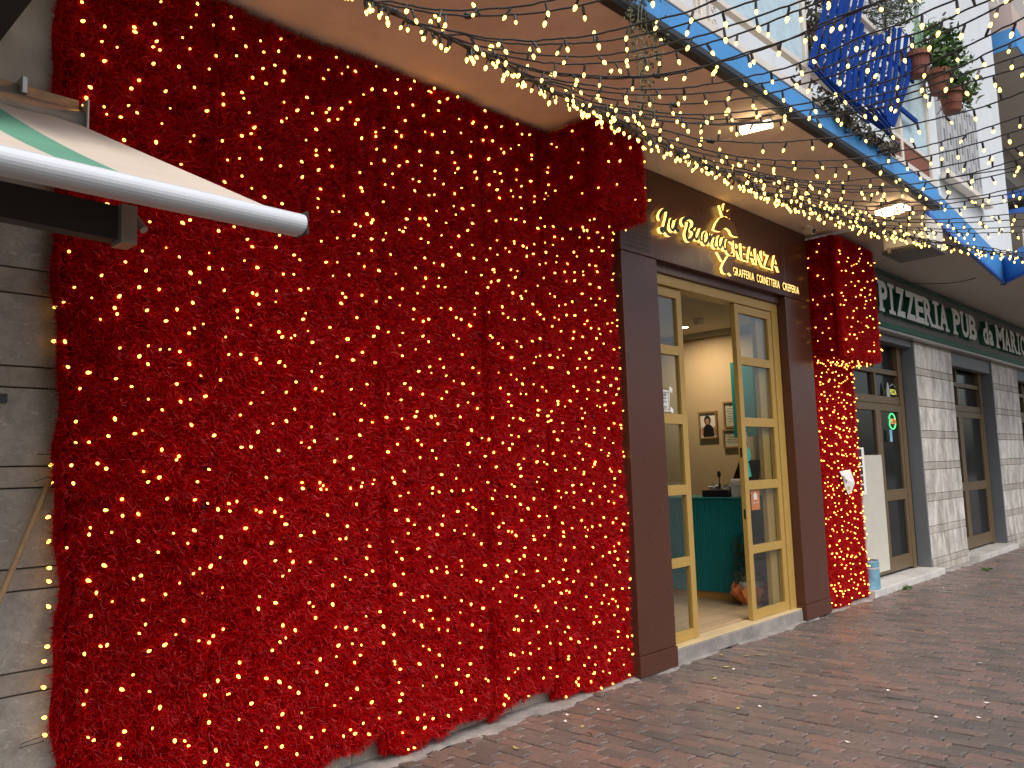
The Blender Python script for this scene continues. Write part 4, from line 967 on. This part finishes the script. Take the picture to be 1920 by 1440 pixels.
# ================================================================== FITTINGS UNDER THE SOFFIT
def batten(label, a, b, wd, hang=.03):
    t = thing('batten_lamp', label, 'lamp', tuple((a+b)/2)); d = (b-a).normalized(); s_ = Vector((-d.y, d.x, 0))*wd/2
    z0, z1 = 3.985-hang-.038, 3.985-hang
    def blk(k, za, zb_): return [(a+s_*k, za), (b+s_*k, za), (b-s_*k, za), (a-s_*k, za)], zb_
    P = [a+s_, b+s_, b-s_, a-s_]; F6 = [(0, 3, 2, 1), (4, 5, 6, 7), (0, 1, 5, 4), (1, 2, 6, 5), (2, 3, 7, 6), (3, 0, 4, 7)]
    mb = MB(); mb.add([(p.x, p.y, z) for z in (z0, z1) for p in P], F6); mb.build('diffuser', 'lamp', t)
    P = [a+s_*1.1, b+s_*1.1, b-s_*1.1, a-s_*1.1]; mb = MB(); mb.add([(p.x, p.y, z) for z in (z1+.001, z1+.025) for p in P], F6); mb.build('housing', 'white', t)
    return t
a, b = PZ(1389, 247, 3.93), PZ(1447, 233, 3.93); t1 = batten('lit batten lamp with a dangling lead on the soffit by the shop sign', a, b, .06)
mb = MB(); e = PZ(1350, 264, 3.985); mb.tube([tuple(c) for c in catmull([tuple(a+Vector((0, 0, .03))), tuple(PZ(1395, 252, 3.95)), tuple(PZ(1382, 254, 3.96)), tuple(PZ(1372, 260, 3.97)), tuple(e)], 6)], .006, 5); mb.build('lead', 'white', t1)
a, b = PZ(1650, 403, 3.93), PZ(1698, 389, 3.93); t2 = batten('lit batten lamp on the soffit above the cream air conditioner', a, b, .16)
ac = thing('air_conditioner', 'cream air conditioner box hung under the soffit beside the tinsel', 'air conditioner', (9.0, 2.75, 3.65))
XQ = 8.74; q0, q1 = PX(1657, 478, XQ), PX(1742, 464, XQ); ya, yb2, zq = q1.y, q0.y, q0.z
BX('casing', 'acm', XQ, XQ+.5, ya, yb2, zq+.035, 3.99, ac, .012)
mb = MB(); mb.box(XQ-.015, XQ+.52, ya-.01, yb2+.01, zq, zq+.034); mb.build('tray', 'arm', ac)
for i in range(9):
    y = ya+.02+i*(yb2-ya)*.5/9; BX('grille_slat', 'acm', XQ-.008, XQ-.0005, y, y+.010, 3.86, 3.97, ac)
BX('front_panel', 'acm', XQ-.012, XQ-.0005, ya+.01, yb2-.03, zq+.05, 3.84, ac, .004)
for y in (ya+.05, yb2-.08): BX('bracket', 'steel', XQ-.026, XQ-.0155, y, y+.03, zq+.002, zq+.06, ac)
p = PY(1515, 434, 3.55); cc = thing('security_camera', 'small white dome camera under the soffit at the portal corner', 'camera', tuple(p))
mb = MB(); mb.lathe([(.035, -.02), (.045, 0)], 14, (p.x, p.y, 4.0)); mb.tube([(p.x, p.y, 3.985), (p.x, p.y-.02, p.z+.03)], .016, 8); mb.build('mount', 'white', cc)
mb = MB(); mb.tube([(p.x+.02, p.y+.05, p.z+.02), (p.x-.02, p.y-.07, p.z-.015)], .034, 12); mb.build('housing', 'white', cc)
mb = MB(); mb.tube([(p.x-.02, p.y-.0702, p.z-.015), (p.x-.0215, p.y-.074, p.z-.0165)], .026, 12); mb.build('lens', 'black', cc)

# ================================================================== BALCONY DECORATION
sf = thing('slatted_screen', 'deep blue slatted wooden screen with kinked slats on the balcony rail', 'screen', (7.0, 2.36, 4.27))
YB = 2.36
pk = lambda x, y: PY(1480+x/4.364, y/4.364, YB)
SL = [[(330, 0), (215, 440), (190, 545), (545, 930), (660, 1000)], [(390, 0), (275, 450), (252, 590), (590, 935), (760, 1060)], [(440, 0), (330, 460), (310, 640), (640, 955), (800, 1090)],
      [(490, 0), (385, 480), (368, 700), (700, 975), (840, 1130)], [(545, 0), (440, 500), (420, 750), (730, 1000), (870, 1170)], [(590, 0), (490, 540), (472, 790), (770, 1045), (893, 1205)],
      [(600, 200), (545, 540), (525, 830), (790, 1065)], [(650, 290), (600, 560), (570, 860), (800, 1060)], [(705, 300), (650, 600), (625, 870), (810, 1050)], [(755, 290), (705, 600), (680, 880), (815, 1040)],
      [(800, 270), (760, 600), (730, 900), (820, 1030)], [(850, 240), (810, 600), (775, 960)], [(900, 240), (860, 640), (800, 1010)], [(950, 290), (905, 680), (815, 1030)], [(1000, 320), (950, 680), (830, 1040)]]
for i, s_ in enumerate(SL):
    P = [pk(*q) for q in s_]; mb = MB(); yy = YB-.004*(i % 3)-.0015*i; n = len(P); wd = .038
    for p in P:
        mb.v += [(p.x-wd, yy, p.z), (p.x+wd*.55, yy, p.z), (p.x+wd*.55, yy+.02, p.z), (p.x-wd, yy+.02, p.z)]
    for k in range(n-1):
        for j in range(4): mb.f.append((4*k+j, 4*k+(j+1) % 4, 4*k+4+(j+1) % 4, 4*k+4+j)); mb.m.append(0)
    mb.f += [(0, 3, 2, 1), (4*n-4, 4*n-3, 4*n-2, 4*n-1)]; mb.m += [0, 0]
    mb.build('slat', 'slat', sf)
for za in (.45, .85): 
    mb = MB(); mb.box(6.0, 8.2, YB+.022, YB+.045, 4.27+za, 4.31+za); mb.build('cross_batten', 'slat', sf)
# leaf clusters
def leaves(name, pts, n, spread, size, mat, parent, droop=0, asp=.35):
    mb = MB()
    for i in range(n):
        c = Vector(random.choice(pts))+Vector((random.gauss(0, spread[0]), random.gauss(0, spread[1]), random.gauss(0, spread[2])))
        d = Vector((random.gauss(0, 1), random.gauss(0, 1), random.gauss(-droop, .7))).normalized()*size*random.uniform(.6, 1.3); s_ = d.cross(Vector((random.gauss(0, 1), random.gauss(0, 1), random.gauss(0, 1)))).normalized()*d.length*asp
        mb.add([c-d, c+s_-d*.1, c+d, c-s_-d*.1], [(0, 1, 2, 3)])
    return kind(mb.build(name, mat, parent), 'stuff')
def stems(pts, r, mat, parent, name='stem'): mb = MB(); mb.tube(pts, r, 5); return mb.build(name, mat, parent)
ga = thing('leaf_garland', 'garland of dry olive leaves along the blue balcony edge', 'garland', (7.0, 2.36, 4.2))
P = [PY(x, y, 2.36) for x, y in ((1540, 188), (1565, 205), (1585, 222), (1605, 240), (1630, 258), (1655, 272), (1675, 280))]
stems([tuple(c) for c in catmull([tuple(p) for p in P], 4)], .008, 'twig', ga); leaves('leaf_mass', [tuple(c) for c in catmull([tuple(p) for p in P], 6)], 520, (.03, .03, .035), .036, 'dry', ga, .2)
bp = thing('spiky_plant', 'grey-green spiky plant bushing over the blue slatted screen', 'plant', tuple(PY(1655, 40, 2.45)))
P = [PY(x, y, 2.45) for x, y in ((1640, 20), (1660, 30), (1668, 8), (1650, 0), (1680, 20), (1640, 45), (1690, 0))]
leaves('needles', [tuple(p) for p in P], 900, (.07, .07, .10), .05, 'leafg', bp, -.2, .10); leaves('sprigs', [tuple(PY(x, y, 2.4)) for x, y in ((1700, 10), (1695, 30), (1705, 0))], 130, (.06, .05, .08), .028, 'leaf', bp, 0, .4); stems([tuple(PY(1660, 60, 2.45)), tuple(PY(1660, 0, 2.45))], .012, 'twig', bp)
db = thing('dark_shrub', 'dark shrub behind the blue slatted screen on the balcony', 'shrub', tuple(PY(1525, 60, 2.6)))
leaves('leaf_mass', [tuple(PY(x, y, 2.75)) for x, y in ((1528, 20), (1525, 60), (1540, 90), (1560, 40), (1540, 130), (1522, 110), (1600, 110), (1640, 130), (1590, 60), (1650, 170), (1610, 170))], 1100, (.12, .12, .16), .05, 'dry', db); stems([tuple(PY(1530, 130, 2.75)), tuple(PY(1530, 0, 2.75))], .01, 'twig', db)
tp = thing('trailing_plant', 'wispy trailing plant hanging from the balcony ledge', 'plant', tuple(PY(1215, 5, 2.35)))
for k, (x0, x1, y1) in enumerate(((1183, 1186, 90), (1195, 1200, 235), (1204, 1207, 200), (1212, 1209, 150), (1222, 1224, 210), (1232, 1231, 120), (1242, 1243, 70))):
    P = [PY(x0+(x1-x0)*t+3*math.sin(t*9+k), -25+(y1+25)*t, 2.36+.01*k) for t in np.linspace(0, 1, 9)]
    stems([tuple(p) for p in P], .0025, 'trail', tp); leaves('leaflets', [tuple(p) for p in P], 150, (.012, .012, .02), .011, 'trail', tp, .3, .45)
P = [PY(x, y, 2.34) for x, y in ((1222, 200), (1222, 260), (1226, 295), (1236, 320), (1238, 324))]; stems([tuple(c) for c in catmull([tuple(p) for p in P], 5)], .0022, 'trail', tp, 'stray_stem')
# three pots in wire holders
POTS = [((1722, 122), 2.30, .115, 'upper terracotta pot with strap leaves hung beside the blue screen'), ((1760, 155), 2.30, .115, 'middle terracotta pot on the balcony rail holding a leafy shrub'), ((1784, 190), 2.30, .12, 'terracotta pot farthest from the blue screen, with pink flowers')]
for k, ((px, py), y, r_, lab) in enumerate(POTS):
    c = PY(px, py, y); r_ *= .98; hgt = r_*2.0; zb_ = c.z-hgt/2
    t = thing('flower_pot', lab, 'pot', (c.x, c.y, zb_), 'terracotta pots on the balcony rail')
    mb = MB(); mb.lathe([(r_*.66, 0), (r_*.70, .01), (r_*.92, hgt*.78), (r_*1.04, hgt*.79), (r_*1.06, hgt), (r_*.94, hgt), (r_*.9, hgt*.9)], 20, (c.x, c.y, zb_)); mb.build('body', 'terra', t, smooth=False)
    mb = MB(); mb.lathe([(.01, 0), (r_*.9, .004)], 16, (c.x, c.y, zb_+hgt*.9)); mb.build('soil', 'soil', t)
    mb = MB()
    for zz in (hgt*.3, hgt*.74): mb.tube([(c.x+(r_*.74+r_*.25*zz/hgt+.012)*math.cos(a), c.y+(r_*.74+r_*.25*zz/hgt+.012)*math.sin(a), zb_+zz) for a in np.linspace(0, 2*math.pi, 18)], .004, 4)
    mb.tube([(c.x, c.y+r_, zb_+hgt*.74), (c.x, 2.45, zb_+hgt*.74)], .004, 4); mb.tube([(c.x, c.y+r_*.8, zb_+hgt*.3), (c.x, 2.45, zb_+hgt*.1)], .004, 4); mb.build('wire_holder', 'wire', t)
    top = Vector((c.x, c.y, zb_+hgt))
    if k == 0:
        for dx, hh, lean in ((-.05, .40, -.04), (.0, .46, .0), (.05, .34, .12), (.03, .42, .08)):
            mb = MB(); P = [top+Vector((dx, 0, -.03)), top+Vector((dx+lean*.5, -.02, hh*.6)), top+Vector((dx+lean, -.05, hh)), top+Vector((dx+lean*2.2, -.1, hh*.9))]
            for i, p in enumerate(catmull([tuple(p) for p in P], 4)):
                ww = .032*(1-i/14); mb.v += [(p[0]-ww, p[1], p[2]), (p[0]+ww, p[1], p[2])]
                if i: mb.f.append((2*i-2, 2*i-1, 2*i+1, 2*i)); mb.m.append(0)
            mb.build('strap_leaf', 'leafp', t)
        leaves('leaf_mass', [tuple(top+Vector((.05, 0, .1)))], 60, (.05, .04, .08), .03, 'leaf', t, 0, .4)
    else:
        C_ = [top+Vector((dx, dy, dz)) for dx, dy, dz in ((0, 0, .08), (.12, -.05, .18), (.2, -.1, .30), (-.04, 0, .2), (.26, -.12, .1), (.05, -.05, .3), (.1, -.05, .42), (-.08, 0, .34), (.2, -.08, .2))] if k == 1 else [top+Vector((dx, dy, dz)) for dx, dy, dz in ((0, 0, .05), (.14, -.05, .05), (.22, -.1, .0), (.1, 0, .12))]
        for p in C_: stems([tuple(top+Vector((0, 0, -.03))), tuple((top+p)/2+Vector((0, 0, .02))), tuple(p)], .004, 'trail', t)
        leaves('leaf_mass', [tuple(p) for p in C_], 760 if k == 1 else 420, (.07, .06, .08), .042, 'leaf', t, 0, .42)
        if k == 1:
            mb = MB(); P = [top+Vector((-.05, -.02, .32)), top+Vector((.04, -.06, .26)), top+Vector((.12, -.1, .1)), top+Vector((.13, -.12, -.04))]
            for i, p in enumerate(catmull([tuple(p) for p in P], 4)): ww = .034*(1-.5*i/13); mb.v += [(p[0]-ww, p[1], p[2]), (p[0]+ww, p[1], p[2])]; (mb.f.append((2*i-2, 2*i-1, 2*i+1, 2*i)), mb.m.append(0)) if i else None
            mb.build('strap_leaf', 'leafp', t)
        else:
            for dx, dz in ((.26, .12), (.24, -.06)): leaves('flower', [tuple(top+Vector((dx, -.1, dz)))], 10, (.012, .012, .012), .02, 'pink', t, 0, .5)

# ================================================================== STRING LIGHTS over the pavement
ZL = 3.12
STR = [[(690, 3), (737, 3), (763, 10), (813, 17), (863, 19), (930, 16), (997, 8), (1038, 0)],
 [(700, 2), (773, 18), (830, 27), (880, 30), (947, 28), (1010, 24), (1067, 14), (1137, 0)],
 [(813, 50), (863, 62), (922, 73), (997, 76), (1043, 73), (1093, 68), (1160, 55), (1218, 40), (1290, 22), (1343, 0)],
 [(870, 66), (897, 73), (963, 82), (1043, 83), (1110, 79), (1168, 72), (1227, 60), (1293, 43), (1333, 30), (1420, 0)],
 [(838, 67), (880, 82), (930, 93), (997, 102), (1093, 106), (1160, 100), (1210, 92), (1290, 73), (1330, 63), (1390, 42), (1507, 0)],
 [(837, 72), (888, 90), (947, 105), (1027, 118), (1085, 120), (1152, 116), (1210, 108), (1290, 91), (1373, 68), (1423, 50), (1545, 0)],
 [(930, 105), (960, 118), (1010, 132), (1060, 138), (1127, 143), (1210, 142), (1280, 132), (1365, 113), (1448, 87), (1515, 57), (1560, 37), (1655, 0)],
 [(940, 112), (1010, 135), (1060, 142), (1127, 147), (1210, 145), (1290, 134), (1365, 110), (1448, 84), (1515, 61), (1560, 42), (1670, -4)],
 [(1000, 143), (1040, 150), (1093, 158), (1160, 166), (1227, 167), (1290, 164), (1357, 153), (1407, 143), (1465, 130), (1510, 113), (1560, 95), (1617, 68), (1679, 48), (1764, 11), (1790, 0)],
 [(1040, 155), (1093, 167), (1160, 175), (1210, 178), (1307, 175), (1373, 168), (1448, 152), (1520, 135), (1560, 123), (1608, 102), (1686, 72), (1732, 58), (1805, 22), (1855, 0)],
 [(1043, 160), (1077, 173), (1127, 183), (1177, 190), (1243, 195), (1307, 194), (1373, 187), (1432, 178), (1490, 162), (1560, 142), (1622, 118), (1679, 98), (1743, 72), (1824, 37), (1897, 0)],
 [(1077, 180), (1127, 195), (1193, 205), (1250, 212), (1323, 215), (1390, 210), (1448, 204), (1515, 193), (1560, 180), (1600, 170), (1686, 145), (1743, 118), (1830, 78), (1920, 34)],
 [(1127, 200), (1193, 212), (1240, 218), (1307, 223), (1357, 224), (1407, 221), (1457, 214), (1500, 209), (1560, 198), (1640, 180), (1707, 162), (1787, 131), (1850, 100), (1920, 69)],
 [(1127, 203), (1193, 216), (1240, 226), (1323, 231), (1373, 231), (1423, 229), (1490, 222), (1560, 213), (1640, 195), (1720, 170), (1822, 134), (1920, 102)],
 [(1140, 208), (1220, 224), (1323, 233), (1423, 232), (1490, 224), (1560, 218), (1600, 212), (1680, 195), (1760, 172), (1840, 148), (1920, 125)],
 [(1160, 225), (1200, 235), (1240, 243), (1307, 260), (1357, 265), (1415, 268), (1473, 266), (1560, 259), (1644, 246), (1700, 236), (1766, 220), (1841, 201), (1920, 172)],
 [(1160, 235), (1240, 258), (1290, 272), (1340, 285), (1407, 297), (1473, 301), (1560, 301), (1616, 296), (1672, 286), (1729, 275), (1804, 254), (1879, 230), (1920, 217)],
 [(1240, 268), (1340, 293), (1390, 303), (1457, 312), (1507, 316), (1560, 314), (1635, 311), (1710, 299), (1776, 284), (1841, 266), (1879, 254), (1920, 241)],
 [(1320, 298), (1365, 310), (1407, 320), (1457, 330), (1507, 338), (1560, 341), (1616, 336), (1672, 329), (1729, 320), (1804, 305), (1879, 284), (1920, 271)],
 [(1380, 320), (1480, 338), (1560, 346), (1597, 348), (1654, 349), (1710, 345), (1766, 337), (1841, 320), (1888, 305), (1920, 296)],
 [(1390, 325), (1440, 335), (1500, 346), (1560, 354), (1626, 354), (1682, 350), (1729, 342), (1785, 333), (1879, 318), (1920, 309)],
 [(1400, 330), (1450, 342), (1560, 358), (1635, 361), (1691, 358), (1747, 353), (1804, 342), (1879, 326), (1920, 316)],
 [(1440, 342), (1480, 352), (1560, 372), (1635, 379), (1691, 381), (1747, 376), (1822, 369), (1897, 354), (1920, 348)],
 [(1450, 350), (1500, 365), (1588, 384), (1672, 388), (1729, 385), (1785, 381), (1860, 369), (1920, 358)],
 [(1480, 362), (1520, 375), (1616, 393), (1691, 396), (1729, 395), (1785, 391), (1841, 387), (1897, 378), (1920, 374)],
 [(1500, 375), (1560, 393), (1672, 408), (1747, 412), (1822, 408), (1920, 399)],
 [(1530, 388), (1570, 400), (1672, 414), (1747, 418), (1822, 417), (1920, 411)],
 [(1560, 400), (1600, 412), (1660, 422), (1729, 428), (1804, 430), (1920, 424)],
 [(1580, 408), (1650, 424), (1729, 433), (1804, 437), (1920, 435)],
 [(1620, 424), (1690, 438), (1742, 453), (1830, 468), (1917, 482)]]
HUSK = MB()
def wobble(P, amp):
    return [p+Vector((random.gauss(0, amp), random.gauss(0, amp), random.gauss(0, amp))) for p in P]
def resample(P, step):
    out = [P[0]]; acc = 0
    for a, b in zip(P[:-1], P[1:]):
        L_ = (b-a).length; d = step-acc
        while d <= L_: out.append(a+(b-a)*(d/L_)); d += step
        acc = (acc+L_) % step
    return out
def string_light(label, pts, spacing, group, r=.0037, jit=.0011, bul=True, zoff=0.):
    P2 = [PZ(x, y, ZL+zoff) for x, y in pts]
    C = [Vector(c) for c in catmull([tuple(p) for p in P2], 10)]
    d = (C[-1]-C[-3]).normalized(); C += [C[-1]+d*k*.2 for k in range(1, 9)]     # runs on above the street
    C = resample(C, .03); C = wobble(C, jit)
    t = thing('light_string', label, 'string lights', tuple(C[0]), group); mb = MB(); mb.tube(C, r, 5)
    B = resample(C, spacing)[1:]
    for p in B:
        if random.random() < .06: continue
        up = random.random() < .16
        dv = Vector((random.gauss(0, .35), random.gauss(0, .35), 1 if up else -1)).normalized(); e = p+dv*.034
        mb.tube([p, p+dv*.008, e], [.0025, .0052, .0055], 6)
        if bul: inst(BULB_S, 'bulb', t, e, dv.to_track_quat('Z', 'Y').to_euler(), [random.uniform(.85, 1.15)]*3)
    mb.build('cable', 'wire', t); return t
MAIN = [(600, -60), (690, -2), (737, 22), (780, 45), (838, 70), (900, 100), (960, 130), (1030, 168), (1077, 188), (1127, 210), (1200, 250), (1240, 270), (1307, 300), (1357, 323), (1407, 348), (1457, 370), (1507, 388), (1560, 404), (1600, 418), (1650, 433), (1700, 443), (1760, 455), (1840, 468), (1920, 478)]
def on_main(x):
    for (xa, ya), (xb, yb) in zip(MAIN[:-1], MAIN[1:]):
        if xa <= x <= xb: return (x, ya+(yb-ya)*(x-xa)/(xb-xa))
    return MAIN[0]
STR = [[on_main(q[0][0]-95), on_main(q[0][0]-45)]+q for q in STR]
for i, s_ in enumerate(STR):
    string_light('strand of warm fairy lights on black cable crossing above the pavement', s_, .10 if i > 22 else .118, 'fairy light strands over the pavement', zoff=random.gauss(0, .012))
for k, dy in enumerate((0, 4, -3)):
    string_light('strand of fairy lights bundled along the support cable under the soffit', [(x, y+dy*(1+.6*math.sin(x*.02+k))) for x, y in MAIN], .10, 'fairy lights bundled along the support cable', zoff=.01*k, jit=.003)
for (px, py) in ((733, 20), (870, 28), (1325, 263), (1258, 195), (1435, 332), (1225, 140)):
    p = PZ(px, py, ZL+.004); q = PZ(px+14, py+3, ZL+.004); mb = MB(); mb.tube([p, p+(q-p)*.2, p+(q-p)*.8, q], [.006, .012, .012, .006], 8)
    tag(mb.build('cable_connector', 'wire'), 'thick black plug joining two fairy light strands', 'connector', 'plugs on the fairy light strands')

# ================================================================== LITTER
def bit(px, py, name, label, cat, size, mat, group, asp=.4, curl=.3):
    p = PZ(px, py, .004); a = random.random()*6.3; d = Vector((math.cos(a), math.sin(a), 0))*size; s_ = Vector((-math.sin(a), math.cos(a), 0))*size*asp; u = Vector((0, 0, size*curl)); mb = MB()
    mb.add([p-d+u, p-d*.3+s_+u*.4, p-d*.2, p-d*.3-s_+u*.5, p+d*.4+s_*.9+u*.3, p+d*.4-s_*.9+u*.5, p+d+u*.8], [(0, 2, 1), (0, 3, 2), (1, 2, 4), (2, 3, 5), (2, 5, 6), (2, 6, 4)])
    tag(mb.build(name, mat, loc=tuple(p)), label, cat, group)
for px, py in ((908, 1378), (934, 1363), (968, 1404), (1092, 1364), (1340, 1273), (1352, 1229), (1400, 1230), (1425, 1228), (1362, 1251), (1384, 1330)): bit(px, py, 'fallen_leaf', 'small yellow-green leaf lying on the brick paving', 'leaf', .032, 'yleaf', 'fallen leaves on the paving')
for px, py in ((1375, 1255), (1064, 1341), (1122, 1331), (1425, 1325), (1590, 1392), (1665, 1295), (1755, 1345), (1837, 1243), (1850, 1318), (1528, 1305), (1666, 1090), (1770, 1102), (1836, 1346), (1811, 1100), (1060, 1353), (1140, 1332)): bit(px, py, 'paper_scrap', 'tiny white paper scrap lying on the brick paving', 'litter', .020, 'white', 'paper scraps on the paving', .5)
for px, py, L_ in ((1050, 1325, .07), (1110, 1380, .08), (1015, 1342, .07), (1385, 1245, .09), (1410, 1283, .06), (1500, 1322, .07), (1560, 1262, .07), (1650, 1150, .12), (1330, 1312, .07), (1185, 1307, .05), (760, 1408, .06), (800, 1415, .08), (850, 1425, .08), (700, 1436, .06)):
    p = PZ(px, py, .006); a = random.random()*3; mb = MB(); mb.tube([p, p+Vector((math.cos(a), math.sin(a), .1))*L_*.5, p+Vector((math.cos(a+.3), math.sin(a+.3), 0))*L_], [.0025, .002, .001], 5)
    tag(mb.build('twig', 'twig'), 'thin dark twig lying on the brick paving', 'twig', 'twigs on the paving')
for px, py, lab in ((1668, 1110, 'tuft of green weed at the marble step edge'), (1702, 1105, 'small green weed between marble step and paving'), (1849, 1070, 'flattened green weed on the paving near second step')):
    p = PZ(px, py, .0); t = thing('weed', lab, 'weed', tuple(p)); leaves('leaf_mass', [tuple(p+Vector((0, 0, .02)))], 40, (.05, .03, .01), .03, 'leaf', t, 0, .3)
